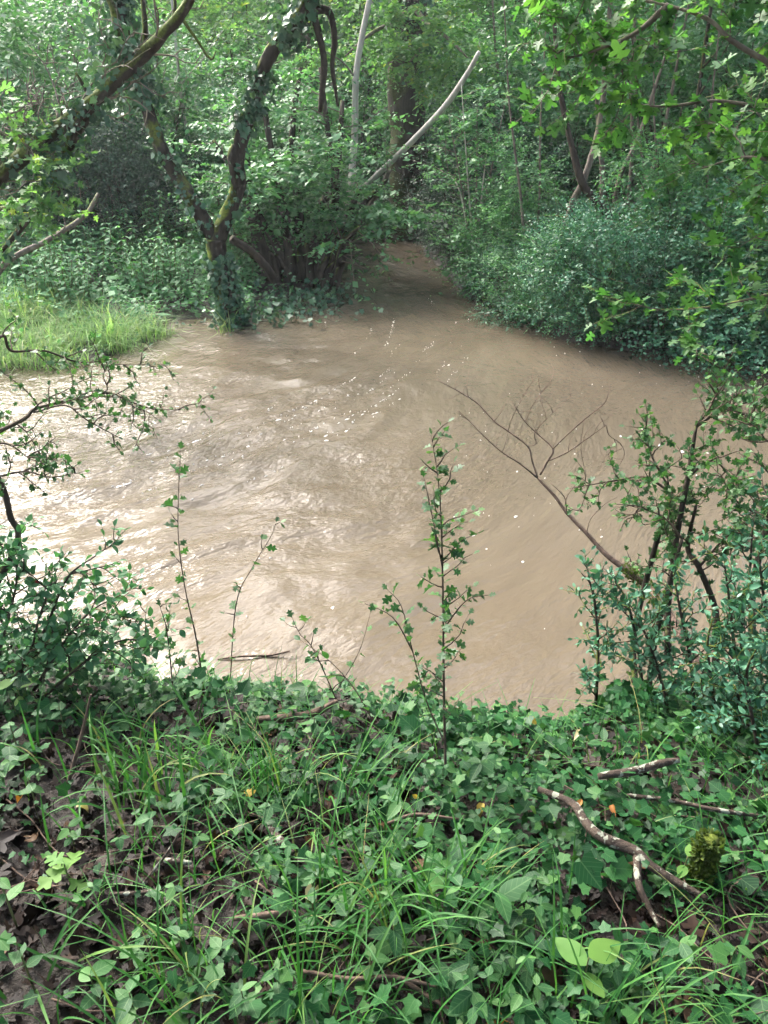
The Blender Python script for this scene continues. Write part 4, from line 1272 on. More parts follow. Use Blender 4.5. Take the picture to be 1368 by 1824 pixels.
def tuft(label, px, py, n_, L, units, spread=.06, lean=.35, toward=None, seed=0, group=None, straw=0):
    r = np.random.default_rng(900 + seed)
    c = atz(px, py, .96); c = gpt(c[0], c[1])
    t = thing('grass_tuft', label, 'grass', c, group)
    for i in range(n_):
        a = r.uniform(0, 6.28) if toward is None or r.uniform() < .3 else toward + r.normal(0, .6)
        o = bpy.data.objects.new('blade', units[int(r.integers(len(units)))])
        C.objects.link(o); o.parent = t
        q = r.normal(0, spread, 2)
        o.location = (q[0], q[1], float(ground_z(c[0] + q[0], c[1] + q[1])) - c[2] - .01)
        o.rotation_euler = (0, abs(r.normal(0, lean)), a)
        o.rotation_mode = 'XYZ'
        l = L * .85 * r.uniform(.4, 1.15)
        o.scale = (l, l * r.uniform(.8, 1.2), l)
    return t


tufts = [('tall broad-bladed grass by the bank lip, its blades arching over', 290, 1390, 130, .31, wide, .11, .25, None),
         ('upright broad-bladed grass beside the muddy bare patch', 190, 1320, 46, .27, wide, .08, .25, None),
         ('fine sedge tuft spreading over ivy near the bank lip', 480, 1400, 70, .32, fine, .06, .3, None),
         ('fine arching grass tuft in front of the river lip ivy', 570, 1390, 26, .34, fine, .05, .4, None),
         ('dense fine grass clump in the middle of the ivy carpet', 720, 1640, 110, .36, fine, .08, .35, None),
         ('straw-flecked grass clump leaning toward the fallen lichen branch', 840, 1600, 44, .30, fine, .05, .45, .3),
         ('long fine grass rising beside the buff fallen leaf', 580, 1760, 66, .34, fine, .08, .3, None),
         ('fine grass clump growing below the muddy bare patch', 330, 1780, 80, .34, fine, .08, .35, None),
         ('broad arching blades beside the muddy bare patch, bent over flat', 110, 1720, 18, .34, wide, .07, .5, None),
         ('bright fine grass sweeping sideways by the yellowing seedling', 1130, 1830, 50, .34, fine, .08, .5, .3),
         ('sprawling bright grass trailing at the foot of the mossy stub', 1290, 1840, 34, .30, fine, .08, .6, 2.7),
         ('thin grass wisp standing among ivy leaves near the sapling', 690, 1480, 16, .32, fine, .03, .25, None),
         ('thin grass wisp among dark litter near the curved stick', 420, 1600, 10, .26, fine, .04, .3, None),
         ('grass wisp with long soft blades below the fallen lichen branch', 1010, 1700, 20, .32, fine, .05, .3, None)]
for i, q in enumerate(tufts):
    tuft(q[0], q[1], q[2], q[3], q[4], q[5], q[6], q[7], q[8], seed=i)

# ------------------------------------------------------------------ small leafy seedlings, each leaf its own piece
r = np.random.default_rng(700)


def seedling(label, px, py, h, nleaf, size, seed, mat='seedling', T=T_OVALF, tn='oval_leaf', group=None, lean=(0, 0)):
    r = np.random.default_rng(1500 + seed)
    c = atz(px, py, .96); c = gpt(c[0], c[1])
    t = thing('seedling', label, 'plant', c, group)
    top = c + V3(lean[0], lean[1], h)
    pts = np.array([c + V3(0, 0, -.02), c + V3(lean[0] * .2, lean[1] * .2, h * .55), top])
    part('stem', Tubes().add(pts, [.0028, .0022, .0012], k=5, per=5).mesh('stem', M['stem']), t)
    P = []; D = []; N = []; s = []
    a = r.uniform(0, 6.28)
    for i in range(nleaf):
        tt = .35 + .65 * (i + 1) / nleaf
        q = spline(pts, [1, 1], 8)[0]; p = q[min(int(tt * (len(q) - 1)), len(q) - 1)]
        aa = a + (i % 2) * math.pi + (i // 2) * 1.4 + r.normal(0, .25)
        P.append(p); D.append(V3(math.cos(aa), math.sin(aa), r.uniform(-.25, .25))); N.append(V3(0, 0, 1) + r.normal(0, .22, 3)); s.append(size * r.uniform(.75, 1.2))
    leaf_objects(t, T, tn, (np.array(P), np.array(D), np.array(N), np.array(s)), M[mat], 60, 'hidden_leaf')
    return t


GSD = 'oval-leaved seedlings in the ivy'
LM = [(1100, 1500, 'the lichen-spotted fallen branch'), (545, 1632, 'the large buff withered leaf'), (290, 1390, 'the tall broad-bladed grass'), (720, 1640, 'the dense fine grass clump'), (862, 1412, 'the curled yellow leaf'),
      (110, 1720, 'the bent-over broad blades'), (130, 1590, 'the yellow-green fern-like shoot'), (1035, 1770, 'the pale yellow-green seedling'), (35, 1240, 'the pale upright shoot at the bank edge'), (480, 1400, 'the fine sedge tuft'),
      (880, 1650, 'the three-leaved bramble shoot'), (1140, 1345, 'the dark stick under the thorny bush'), (330, 1780, 'the fine grass below the bare mud'), (540, 1215, 'the brown stick at the bank lip'), (690, 1480, 'the thin grass wisp near the sapling')]
sd = [(60, 1760, .16), (30, 1650, .2), (180, 1800, .12), (330, 1720, .1), (500, 1800, .12), (620, 1690, .1), (700, 1720, .12), (830, 1780, .12), (920, 1820, .1), (130, 1500, .1), (60, 1420, .12),
      (30, 1330, .14), (110, 1280, .12), (170, 1400, .08), (660, 1760, .1), (560, 1660, .07), (440, 1830, .1), (250, 1840, .12), (950, 1660, .1), (800, 1680, .09), (770, 1500, .08), (640, 1500, .08),
      (900, 1450, .09), (980, 1340, .1), (1080, 1300, .1), (700, 1330, .1), (560, 1290, .1), (400, 1290, .12), (1200, 1720, .1), (1300, 1720, .08)]
for i, (px, py, h) in enumerate(sd):
    near_ = min(LM, key=lambda q: (q[0] - px) ** 2 + (q[1] - py) ** 2)[2]
    seedling('small oval-leaved seedling rising through the ivy beside ' + near_, px, py, h, int(r.integers(4, 9)), r.uniform(.03, .048), i, group=GSD)
seedling('pale yellow-green seedling with two broad leaves beside the sweeping bright grass', 1035, 1770, .13, 3, .075, 50, mat='palegreen')
seedling('bramble shoot with three broad toothed leaflets above the ivy', 880, 1650, .12, 3, .075, 51)
seedling('pale upright shoot at the bank edge left of the sapling', 35, 1240, .14, 4, .06, 52, mat='palegreen')
seedling('pale funnel-like leaf on a thin stalk beside the mossy stub', 1215, 1560, .10, 2, .05, 53, mat='palegreen')
seedling('yellow-green fern-like shoot by the muddy bare patch', 130, 1590, .10, 5, .06, 54, mat='palegreen', T=T_HAW, tn='haw_leaf')


# ------------------------------------------------------------------ fallen leaves and sticks on the near bank
def loose_leaf(label, px, py, mat, size, T=T_OVAL, seed=0, dz=.05, group=None, name='fallen_leaf'):
    r = np.random.default_rng(1700 + seed)
    c = atz(px, py, .98); c = gpt(c[0], c[1], dz)
    v = T[0].copy(); v[:, 2] *= 1.3
    o = part(name, mesh_np(name, v, [T[1]], M[mat], T[2]))
    o.location = tuple(c); o.scale = (size * .85, size * .85, size * 2.2)
    o.rotation_euler = (r.normal(0, .35), r.normal(0, .35), r.uniform(0, 6.28))
    return tag(o, label, 'leaf', group)


loose_leaf('curled yellow fallen leaf in a dark gap by the sapling foot', 862, 1412, 'yellow', .045, seed=1)
loose_leaf('round buff fallen leaf lying on ivy beside the yellow one', 905, 1432, 'buff', .03, seed=2, dz=.07)
loose_leaf('bright green fallen leaf lying on ivy beside the round buff one', 942, 1437, 'palegreen', .032, seed=3, dz=.07)
loose_leaf('large buff withered leaf on dark litter', 545, 1632, 'buff', .06, T=T_MAPLE, seed=4)
loose_leaf('yellow-buff withered leaf by the upright broad-bladed grass', 132, 1425, 'buff', .055, seed=5)
loose_leaf('small yellow torn leaf on litter by the sedge tuft', 448, 1418, 'yellow', .035, T=T_MAPLE, seed=6)
loose_leaf('orange-brown leaf at the edge of the ivy by the bank grass', 35, 1415, 'orange', .045, seed=7)
loose_leaf('orange leaf under the fallen lichen branch tip', 1030, 1437, 'orange', .03, seed=8)
loose_leaf('pale yellow leaf at the river lip', 945, 1235, 'yellow', .045, seed=9, dz=.1)
loose_leaf('cream leaf at the river lip beside the thorny bush', 1045, 1252, 'buff', .04, seed=10, dz=.1)
loose_leaf('small yellow leaf on ivy under the thorny bush', 1090, 1432, 'orange', .032, seed=11, dz=.06)
loose_leaf('tiny yellow leaf beside the bramble shoot', 735, 1407, 'yellow', .025, seed=12, dz=.06)
loose_leaf('rust-brown leaf at the foot of the grass wisp', 880, 1810, 'orange', .05, T=T_MAPLE, seed=13, dz=.03)
for i in range(34):
    px, py = r.uniform(20, 620), r.uniform(1460, 1700)
    loose_leaf('dark brown wet fallen leaf lying on the bare muddy patch', px, py, 'litter', r.uniform(.03, .045), T=T_MAPLE, seed=30 + i, dz=.035, group='dark leaves on the muddy patch')


def stick(label, pts, rads, mat, dz=.03, subs=(), name='fallen_stick', k=8):
    P = []
    for px, py, h in pts:
        c = atz(px, py, .97 + h)
        P.append(V3(c[0], c[1], float(ground_z(c[0], c[1])) + dz + h))
    P = np.array(P)
    t = thing(name, label, 'stick', P[0])
    sh_ = wood('shaft', t, [(P, rads)], M[mat], k=k, per=6, rough=.25)
    for q, rr in subs:
        Q = []
        for px, py, h in q:
            c = atz(px, py, .97 + h); Q.append(V3(c[0], c[1], float(ground_z(c[0], c[1])) + dz + h))
        wood('side_branch', sh_, [(np.array(Q), rr)], M[mat], k=7, rough=.25)
    return t


stick('lichen-spotted fallen branch, forked, lying through the ivy', [(962, 1388, .05), (1020, 1420, .06), (1042, 1460, .06), (1070, 1492, .06), (1130, 1510, .06), (1160, 1532, .06), (1205, 1558, .05), (1262, 1595, .03)],
      [.008, .010, .011, .013, .014, .011, .010, .006], 'lichen', .02, [([(1135, 1515, .06), (1140, 1570, .05), (1160, 1610, .03), (1178, 1645, .02)], [.010, .009, .008, .006])], name='fallen_branch', k=10)
stick('dark fallen stick under the thorny bush, lichen along its top', [(1070, 1368, .08), (1130, 1350, .09), (1180, 1338, .1), (1215, 1330, .1)], [.008, .012, .012, .006], 'lichen')
stick('thin grey stick lying among ivy under the thorny bush', [(1120, 1400, .05), (1200, 1415, .05), (1280, 1435, .05), (1368, 1440, .04)], [.005, .006, .006, .004], 'lichen')
stick('thin pale twig standing slanted in the broad-bladed grass', [(115, 1370, 0), (125, 1330, .08), (140, 1280, .2), (158, 1222, .34)], [.005, .005, .004, .003], 'dead')
stick('pale curved stick on dark litter below the sedge', [(285, 1545, .02), (310, 1552, .03), (345, 1558, .02)], [.006, .007, .004], 'lichen')
stick('mottled straight stick on the muddy bare patch', [(200, 1612, .02), (250, 1610, .02), (292, 1605, .02)], [.004, .005, .004], 'lichen')
stick('short dark stick beside the large buff withered leaf', [(420, 1668, .02), (480, 1660, .03), (535, 1652, .02)], [.006, .007, .004], 'dead')
stick('long thin twig crossing below the dense fine grass clump', [(540, 1752, .03), (620, 1758, .03), (700, 1755, .04), (780, 1775, .03)], [.004, .005, .005, .003], 'dead')
stick('pale grey twig tilted across the muddy bare patch', [(255, 1600, .01), (300, 1540, .06), (325, 1500, .11)], [.003, .003, .002], 'lichen')
stick('thin brown twig on the bare gap by the yellow leaf', [(690, 1460, .03), (740, 1442, .04), (818, 1444, .04)], [.004, .005, .003], 'dead')
stick('thick buff stick half-hidden by ivy near the sedge', [(480, 1475, .02), (500, 1510, .03), (525, 1540, .02)], [.008, .009, .006], 'lichen')
stick('dark twig lying by the bright sweeping grass', [(690, 1745, .02), (740, 1775, .02), (800, 1815, .02)], [.004, .004, .003], 'dead')
stick('brown stick lying at the very lip of the near bank', [(450, 1222, .06), (510, 1220, .05), (560, 1212, .05), (598, 1192, .12)], [.010, .014, .014, .006], 'dead', .0)

# mossy stub
c = atz(1245, 1560, .97); c = gpt(c[0], c[1])
ms = thing('mossy_stub', 'short upright stub wrapped in bright moss beside the fallen lichen branch', 'stump', c)
mp_ = np.array([c + V3(0, 0, -.03), c + V3(.004, 0, .05), c + V3(.0, .004, .11), c + V3(.004, .0, .165)])
wood('stub', ms, [(mp_, [.019, .018, .017, .017])], M['moss'], k=12, per=8, rough=.3)
n = 2600
q = ivy_on(r, mp_, [.019, .018, .017, .017], n, .011, 0, 1, .004, .6)
part('moss', leaf_mesh('moss', T_FAR, (q[0], norm(q[2] + r.normal(0, .6, (n, 3))), norm(r.normal(0, 1, (n, 3))), q[3]), leaf_mat('moss_frond', [(0, (.025, .05, .008)), (1, (.075, .11, .014))], rough=.7, trans=.3, spots=False)), ms, kind='stuff')

# drowned stick in the water
P = np.array([atz(388, 1174, .004), atz(430, 1169, .016), atz(480, 1167, .018), atz(516, 1160, .03)])
t = thing('drowned_stick', 'dark stick lying half under water just off the near bank', 'stick', P[0])
wood('shaft', t, [(P, [.004, .006, .006, .004])], M['dead'], k=7, rough=.2)


# ------------------------------------------------------------------ saplings on the near bank
def sapling(label, pts, rad, shoots, L, gap, size, per, seed, mat='haw', T=T_HAW, tn='haw_leaf', t0=.2, up=.2, most=150, wood_m='twig', name='sapling', extra=()):
    r = np.random.default_rng(1900 + seed)
    p = path(*pts)
    b = gpt(p[0][0], p[0][1], -.02)
    t = thing(name, label, 'sapling', b)
    p = np.vstack([b, p[1:]]) if abs(p[0][2] - b[2]) < .25 else np.vstack([b, p])
    st = wood('stem', t, [(p, rad)], M[wood_m], k=7, rough=.06)
    ps, _ = spline(p, [1, 1], 6)
    sh = side_shoots(r, ps, shoots, L, t0, 1, up=up, wob=.2) if shoots else []
    for e in extra:
        e = path(*e); sh.append(spline(e, [1, 1], 4)[0])
    if sh: wood('side_shoot', st, [(q, [.0022, .0009]) for q in sh], M[wood_m], k=4, per=1, rough=0)
    lv = leaves_along(r, sh + [ps], gap, size, per, .25, var=.45)
    k = r.permutation(len(lv[0]))
    lv = tuple(a[k] for a in lv)
    leaf_objects(t, T, tn, lv, M[mat], most)
    return t


sapling('upright thorny sapling with small lobed leaves, tallest on the near bank', [(796, 1400, 1.5), (792, 1300, 1.56), (790, 1180, 1.62), (789, 1060, 1.7), (786, 940, 1.76), (780, 850, 1.8), (768, 775, 1.84)],
        [.0042, .0038, .0033, .0027, .002, .0014, .0008], 26, .13, .020, .021, 2, 1, most=230,
        extra=[((795, 1330, 1.52), (760, 1250, 1.55), (735, 1160, 1.6), (715, 1080, 1.65), (690, 1050, 1.68)), ((735, 1160, 1.6), (700, 1100, 1.6), (650, 1075, 1.62)), ((788, 1010, 1.72), (770, 920, 1.75), (755, 850, 1.78)),
               ((790, 1120, 1.66), (830, 1070, 1.64), (870, 1060, 1.62)), ((788, 1000, 1.72), (820, 965, 1.72), (850, 950, 1.72))])
sapling('single thin wand of a sapling with sparse paired leaves by the lip', [(358, 1195, 2.0), (350, 1140, 2.04), (330, 1050, 2.1), (318, 960, 2.15), (318, 880, 2.2), (322, 800, 2.25)],
        [.003, .0028, .0022, .0018, .0014, .0008], 7, .05, .05, .026, 2, 2, most=60, t0=.1)
sapling('thin slanting shoot with few small leaves leaning out over water', [(400, 1190, 2.05), (420, 1080, 2.12), (450, 1010, 2.2), (480, 960, 2.25), (492, 930, 2.3)],
        [.002, .002, .0016, .0012, .0007], 6, .06, .06, .022, 1, 3, most=40)
sapling('short bushy shoot with lobed leaves beside the thin wand', [(300, 1200, 1.95), (298, 1130, 2.0), (285, 1080, 2.02)], [.0025, .002, .001], 7, .09, .03, .026, 2, 4, most=60)
sapling('low forked shoot with round leaves at the lip beside the brown stick', [(610, 1235, 1.95), (560, 1160, 2.05), (535, 1130, 2.1), (520, 1100, 2.14)], [.0025, .002, .0015, .0008], 6, .1, .05, .03, 1, 5, most=40,
        extra=[((600, 1230, 1.95), (640, 1160, 2.0), (660, 1090, 2.05))])
sapling('arching reddish shoot with sparse oval leaves over the ivy lip', [(690, 1300, 1.75), (640, 1240, 1.82), (590, 1180, 1.9), (535, 1140, 1.98)], [.0022, .002, .0015, .0008], 5, .08, .06, .032, 1, 6, T=T_OVALF, tn='oval_leaf', mat='seedling', most=40)

# ------------------------------------------------------------------ dead bare branch reaching over the water
Yd = 2.9
db = path((1165, 1060, 2.75))[0]
dd = thing('dead_branch', 'bare dead branch with a mossy foot reaching out over the brown water', 'branch', gpt(db[0] + .1, 2.35))
main = np.vstack([gpt(db[0] + .12, 2.3), path((1185, 1085, 2.65), (1150, 1042, 2.8), (1112, 1012, 2.87), (1080, 988, 2.92), (1045, 950, 3.0), (1010, 914, 3.08), (985, 880, 3.14), (958, 852, 3.2))])
ds = wood('shaft', dd, [(main, [.024, .02, .016, .013, .011, .0095, .008, .007, .006])], M['dead'], k=9, per=6, rough=.2)
dl = [(((958, 852, 3.2), (948, 822, 3.25), (940, 795, 3.28), (905, 768, 3.34), (880, 750, 3.38), (850, 718, 3.45), (822, 700, 3.5), (800, 688, 3.52), (778, 676, 3.55)), .0065),
      (((958, 852, 3.2), (925, 825, 3.2), (895, 806, 3.22), (860, 775, 3.26), (838, 752, 3.3), (815, 730, 3.32)), .005),
      (((962, 846, 3.2), (975, 822, 3.22), (985, 800, 3.24), (960, 775, 3.3), (936, 752, 3.34), (917, 724, 3.36)), .0065),
      (((985, 800, 3.24), (1010, 775, 3.2), (1040, 748, 3.15), (1075, 720, 3.1), (1084, 700, 3.1)), .004),
      (((975, 822, 3.22), (1010, 806, 3.2), (1045, 782, 3.15), (1080, 757, 3.12)), .004),
      (((1080, 757, 3.12), (1085, 775, 3.1), (1105, 790, 3.08), (1112, 810, 3.06), (1100, 835, 3.05)), .003),
      (((940, 795, 3.28), (955, 790, 3.26), (953, 770, 3.26), (985, 735, 3.2), (1018, 705, 3.2)), .003),
      (((905, 768, 3.34), (912, 745, 3.3), (935, 700, 3.3), (958, 668, 3.3)), .0028),
      (((936, 752, 3.34), (950, 720, 3.3), (985, 672, 3.3)), .0024),
      (((1010, 914, 3.08), (1005, 885, 3.08), (980, 860, 3.1)), .004),
      (((1010, 914, 3.08), (1008, 890, 3.05), (1022, 868, 3.02), (1040, 850, 3.0)), .003),
      (((1045, 950, 3.0), (1052, 925, 2.95), (1075, 900, 2.9), (1100, 885, 2.9)), .0025),
      (((850, 718, 3.45), (832, 700, 3.45), (836, 655, 3.45)), .0025),
      (((880, 750, 3.38), (892, 735, 3.36), (905, 710, 3.36)), .0022),
      (((1040, 748, 3.15), (1035, 800, 3.1), (1045, 850, 3.1)), .002),
      (((895, 806, 3.22), (900, 790, 3.2), (905, 770, 3.2)), .0022), (((822, 700, 3.5), (800, 710, 3.5), (790, 712, 3.5)), .002)]
r = np.random.default_rng(601)
for q, w in dl:
    wood('side_branch', ds, [(path(*q), [w * .75, w * .6, w * .32])], M['dead'], k=6, per=4, rough=.15)
tw = []
for q, w in dl[:9]:
    tw += side_shoots(r, path(*q), 4, .16, .3, 1, up=.5, wob=.25)
wood('twig', ds, [(q, [.0016, .0007]) for q in tw], M['dead'], k=4, per=1, rough=0)
n = 700
q = ivy_on(r, main[1:5], [.024, .02, .017, .014], n, .012, 0, .7, .003, .6)
part('moss', leaf_mesh('moss', T_FAR, (q[0], norm(q[2] + r.normal(0, .6, (n, 3))), norm(r.normal(0, 1, (n, 3))), q[3]), bpy.data.materials['moss_frond']), dd, kind='stuff')


# ------------------------------------------------------------------ near bushes and overhanging boughs
def bough(t, pts, rad, ns, L, seed, wood_m='twig', up=.1, sub=3, wob=.22, name='branch', t0=.1):
    r = np.random.default_rng(2500 + seed)
    p, _ = spline(path(*pts) if len(pts[0]) == 3 and not isinstance(pts, np.ndarray) else pts, [1, 1], 4)
    br = wood(name, t, [(p, rad)], M[wood_m], k=7, per=2, rough=.1)
    sh = side_shoots(r, p, ns, L, t0, 1, up=up, wob=wob)
    sh2 = []
    for q in sh:
        sh2 += side_shoots(r, q, sub, L * .5, .25, 1, up=up, wob=wob)
    wood('twig', br, [(q, [.003, .0012]) for q in sh] + [(q, [.0018, .0008]) for q in sh2], M[wood_m], k=4, per=1, rough=0)
    return [p[len(p) // 3:]] + sh + sh2


# hawthorn at the left edge
c = gpt(-1.35, 2.0)
hw = thing('hawthorn_bush', 'hawthorn on the near bank whose thin lobed-leaf boughs hang over the water beside bank grass', 'bush', c)
wood('trunk', hw, [(np.vstack([c + V3(0, 0, -.1), path((-60, 1150, 2.0), (28, 975, 2.05), (18, 920, 2.08), (5, 870, 2.1), (-30, 800, 2.1), (-60, 700, 2.1))]), [.02, .016, .009, .009, .009, .008, .007])], M['bark_dark'], k=8, rough=.15)
pl_ = bough(hw, [(-60, 800, 2.1), (0, 768, 2.15), (45, 745, 2.2), (60, 730, 2.25), (100, 718, 2.3), (150, 708, 2.35), (192, 700, 2.4), (225, 712, 2.45), (270, 728, 2.5), (322, 730, 2.55)], [.007, .006, .0045, .003, .0012], 13, .20, 1, sub=2)
pl_ += bough(hw, [(60, 735, 2.25), (115, 722, 2.2), (150, 745, 2.2), (185, 765, 2.2), (210, 778, 2.2)], [.003, .0012], 6, .12, 2, sub=1)
pl_ += bough(hw, [(150, 708, 2.35), (190, 695, 2.4), (184, 668, 2.45), (200, 650, 2.5), (240, 650, 2.5), (295, 648, 2.55)], [.003, .001], 8, .13, 3, sub=1)
pl_ += bough(hw, [(-80, 690, 2.2), (0, 600, 2.4), (20, 625, 2.45), (80, 625, 2.5), (140, 645, 2.5), (200, 640, 2.5)], [.006, .004, .002], 8, .13, 4, sub=1)
pl_ += bough(hw, [(-60, 800, 2.1), (10, 790, 2.1), (60, 820, 2.1), (105, 812, 2.1)], [.005, .002, .001], 8, .16, 5, sub=2)
pl_ += bough(hw, [(-40, 860, 2.1), (40, 840, 2.05), (90, 850, 2.05), (150, 840, 2.05)], [.004, .001], 7, .13, 6, sub=1)
r = np.random.default_rng(603)
lv = leaves_along(r, pl_, .022, .0175, 2, .15)
leaf_objects(hw, T_HAW, 'haw_leaf', lv, M['haw'], 280)

c = gpt(-1.25, 1.95)
lb = thing('dark_bush', 'low dark-leaved bush with a red berry on the near bank under the hawthorn boughs', 'bush', c)
pl_ = []
for i, q in enumerate([[(-20, 1240, 1.9), (10, 1120, 1.95), (30, 1030, 2.0), (20, 960, 2.05)], [(20, 1230, 1.9), (80, 1120, 1.98), (120, 1030, 2.02), (170, 990, 2.05)], [(60, 1230, 1.9), (110, 1150, 1.98), (160, 1090, 2.05), (215, 1060, 2.1)],
                       [(-40, 1200, 1.9), (-30, 1080, 2.0), (-20, 980, 2.05), (-10, 900, 2.1)], [(80, 1240, 1.85), (150, 1180, 1.95), (220, 1140, 2.02), (290, 1150, 2.05)], [(0, 1240, 1.85), (50, 1170, 1.9), (70, 1100, 1.95), (90, 1040, 2.0)]]):
    pl_ += bough(lb, q, [.006, .004, .002], 11, .2, 20 + i, sub=3, up=.2, wood_m='bark_dark')
lv = leaves_along(r, pl_, .024, .027, 2, .15)
leaf_objects(lb, T_OVAL, 'oval_leaf', lv, M['shrub'], 160)
o = part('berry', (lambda me: me)(mesh_np('berry', np.array([[math.sin(a) * math.cos(b), math.sin(a) * math.sin(b), math.cos(a)] for a in np.linspace(.01, 3.13, 7) for b in np.linspace(0, 6.283, 8, endpoint=False)]) * .007 + at(66, 1037, 2.0),
     [np.array([[i * 8 + j, i * 8 + (j + 1) % 8, (i + 1) * 8 + (j + 1) % 8, (i + 1) * 8 + j] for i in range(6) for j in range(8)])], M['berry'])), lb)

# thorny bush at the right edge
c = gpt(1.25, 2.15)
rb = thing('thorn_bush', 'thorny bush with dark stems and fresh lobed leaves beside the bare dead branch', 'bush', c)
st_ = [[(1130, 1130, 2.3), (1160, 1000, 2.35), (1180, 930, 2.38), (1198, 880, 2.4)], [(1275, 1090, 2.2), (1245, 1010, 2.25), (1225, 975, 2.3), (1240, 900, 2.3)], [(1340, 1060, 2.1), (1355, 980, 2.1), (1370, 920, 2.1), (1390, 800, 2.1)],
       [(1190, 1080, 2.2), (1205, 960, 2.25), (1225, 850, 2.3), (1240, 760, 2.35)], [(1150, 1300, 2.0), (1165, 1150, 2.1), (1190, 1050, 2.15), (1215, 960, 2.2)]]
pl_ = []
for i, q in enumerate(st_):
    q3 = [(q[0][0], q[0][1] + 90, q[0][2] - .12)] + q
    pl_ += bough(rb, q3, [.013, .011, .010, .005], 5, .18, 40 + i, wood_m='bark_dark', name='stem', t0=.5)
for i, q in enumerate([[(1198, 880, 2.4), (1150, 850, 2.45), (1100, 855, 2.5), (1060, 862, 2.52), (1015, 870, 2.55)], [(1198, 880, 2.4), (1160, 810, 2.45), (1150, 760, 2.5)], [(1240, 760, 2.35), (1270, 715, 2.4), (1282, 660, 2.45), (1270, 640, 2.45)],
                       [(1240, 760, 2.35), (1290, 730, 2.4), (1330, 740, 2.4), (1368, 750, 2.4)], [(1225, 850, 2.3), (1270, 820, 2.3), (1310, 860, 2.3), (1360, 900, 2.3)], [(1390, 800, 2.1), (1340, 760, 2.2), (1345, 700, 2.3)],
                       [(1215, 960, 2.2), (1180, 920, 2.25), (1120, 900, 2.3)], [(1370, 920, 2.1), (1320, 900, 2.1), (1290, 860, 2.1)], [(1245, 1010, 2.25), (1290, 960, 2.25), (1330, 930, 2.2)]]):
    pl_ += bough(rb, q, [.005, .003, .0012], 9, .15, 60 + i, sub=2, up=.2)
r = np.random.default_rng(605)
lv = leaves_along(r, pl_, .024, .022, 2, .15)
leaf_objects(rb, T_HAW, 'haw_leaf', lv, M['haw'], 260)

# privet-like bush lower right
c = gpt(1.3, 1.95)
pb = thing('glossy_bush', 'blue-green small-leaved bush on the near bank below the thorny stems', 'bush', c)
pl_ = []
for i, q in enumerate([[(1060, 1280, 2.0), (1065, 1150, 2.1), (1055, 1050, 2.15), (1035, 1020, 2.18)], [(1150, 1300, 1.95), (1140, 1180, 2.05), (1120, 1080, 2.1), (1100, 1040, 2.15)], [(1240, 1320, 1.85), (1230, 1180, 1.95), (1210, 1080, 2.0), (1200, 1020, 2.05)],
                       [(1320, 1320, 1.75), (1310, 1180, 1.85), (1300, 1080, 1.9), (1290, 1000, 1.95)], [(1390, 1330, 1.7), (1380, 1180, 1.75), (1360, 1060, 1.8), (1350, 980, 1.85)], [(1200, 1310, 1.85), (1180, 1220, 1.95), (1150, 1130, 2.0), (1130, 1110, 2.0)],
                       [(1290, 1330, 1.75), (1270, 1230, 1.8), (1260, 1150, 1.85), (1270, 1100, 1.88)], [(1360, 1380, 1.6), (1340, 1280, 1.65), (1330, 1200, 1.7), (1350, 1150, 1.72)], [(1420, 1400, 1.55), (1400, 1300, 1.55), (1380, 1230, 1.6)],
                       [(1440, 1250, 1.7), (1420, 1100, 1.75), (1400, 980, 1.8), (1390, 900, 1.85)], [(1330, 1260, 1.8), (1320, 1120, 1.9), (1335, 1020, 1.95), (1340, 940, 2.0)]]):
    pl_ += bough(pb, q, [.006, .005, .002], 12, .17, 80 + i, sub=3, up=.35, wood_m='bark_dark')
lv = leaves_along(r, pl_, .016, .022, 2, .1, tilt=.6)
leaf_objects(pb, T_SMALL, 'small_leaf', lv, M['privet'], 260)

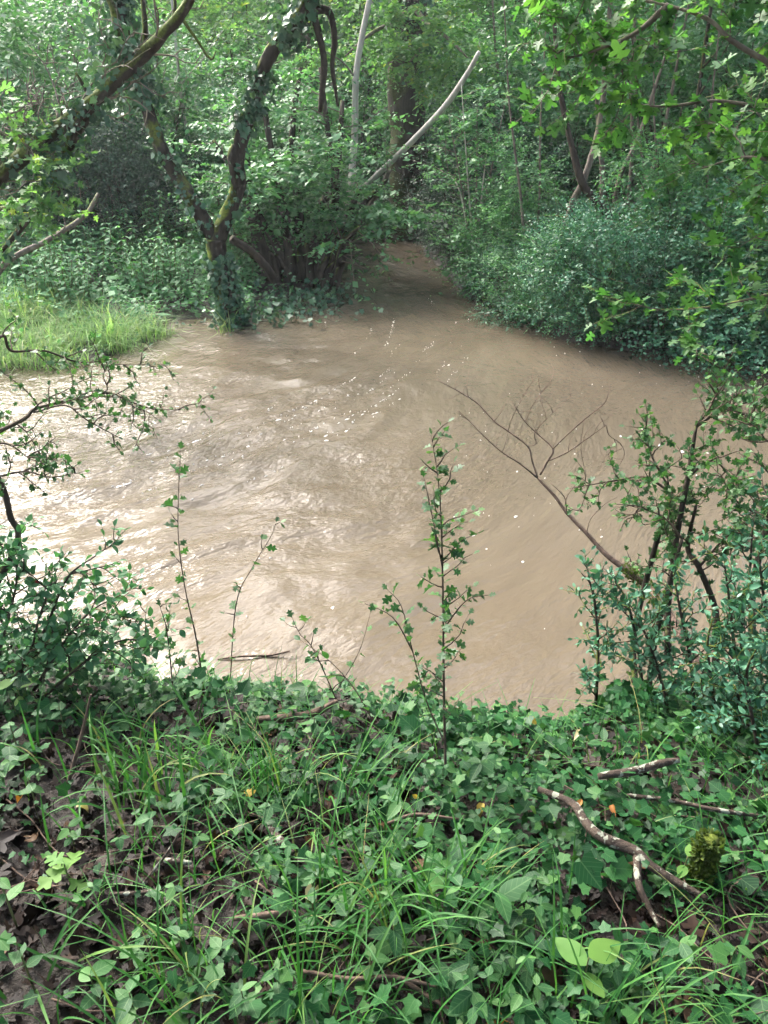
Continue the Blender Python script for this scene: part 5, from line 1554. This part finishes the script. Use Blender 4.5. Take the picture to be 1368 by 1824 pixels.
# field maple leaning in from the right: boughs across the upper right corner
c = gpt(3.3, 2.2)
fm = thing('field_maple', 'maple leaning in over the river, its soft green boughs hanging above the glossy bushes', 'tree', c)
tp = np.array([c + V3(0, 0, -.2), c + V3(-.05, .05, .8), c + V3(-.2, .2, 1.7), c + V3(-.3, .4, 2.8), c + V3(-.4, .6, 4.5), c + V3(-.3, .8, 6.5)])
wood('trunk', fm, [(tp, [.14, .12, .11, .09, .06, .03])], M['grey'], k=12, rough=.15)
pl_ = []
B_ = [[tuple(tp[3]), at(1500, 190, 3.0), at(1368, 112, 3.1), at(1300, 70, 3.15), at(1262, 35, 3.2), at(1190, 10, 3.3), at(1080, -10, 3.4), at(960, -20, 3.5)],
      [tuple(tp[3]), at(1520, 60, 3.0), at(1400, -60, 3.1), at(1250, -120, 3.3), at(1050, -140, 3.6)],
      [tuple(tp[2]), at(1550, 330, 2.9), at(1430, 300, 3.0), at(1330, 280, 3.1), at(1250, 300, 3.2)],
      [tuple(tp[2]), at(1560, 520, 2.9), at(1450, 500, 3.0), at(1350, 530, 3.1), at(1250, 548, 3.2), at(1170, 552, 3.3)],
      [tuple(tp[3]), at(1500, 250, 3.2), at(1380, 200, 3.3), at(1280, 180, 3.4), at(1180, 190, 3.5), at(1100, 180, 3.6)],
      [at(1190, 10, 3.3), at(1130, 60, 3.4), at(1060, 90, 3.5), at(990, 110, 3.6)],
      [tuple(tp[2]), at(1540, 430, 3.0), at(1420, 410, 3.1), at(1340, 420, 3.2)]]
for i, q in enumerate(B_):
    pl_ += bough(fm, np.array(q, float), [.013, .009, .006, .0025], 15, .44, 120 + i, sub=4, wood_m='grey', up=-.02, t0=.25)
r = np.random.default_rng(607)
lv = leaves_along(r, pl_, .055, .042, 2, .1, tilt=.4, flat=1.0)
leaf_objects(fm, T_MAPLE, 'maple_leaf', lv, M['maple'], 300)
print('objects', len(bpy.data.objects), 'tris', sum(len(m.polygons) for m in bpy.data.meshes))


# ------------------------------------------------------------------ haze volume added to veil and pale the distance
hzm, nt, out = nodes('veil_haze')
pv = nt.nodes.new('ShaderNodeVolumePrincipled')
pv.inputs['Color'].default_value = (.92, .97, 1, 1)
pv.inputs['Density'].default_value = HAZE
pv.inputs['Anisotropy'].default_value = .3
nt.links.new(pv.outputs[0], out.inputs['Volume'])
bx = [(x, y, z) for x in (-170, 170) for y in (-70, 180) for z in (-1.8, 46)]
o = part('haze', mesh_np('haze', np.array(bx, float), [np.array([[0, 1, 3, 2], [4, 6, 7, 5], [0, 4, 5, 1], [2, 3, 7, 6], [0, 2, 6, 4], [1, 5, 7, 3]])], hzm, smooth=False))
tag(o, 'thin haze added over the river and wood to pale the distance', 'haze', kind='stuff')
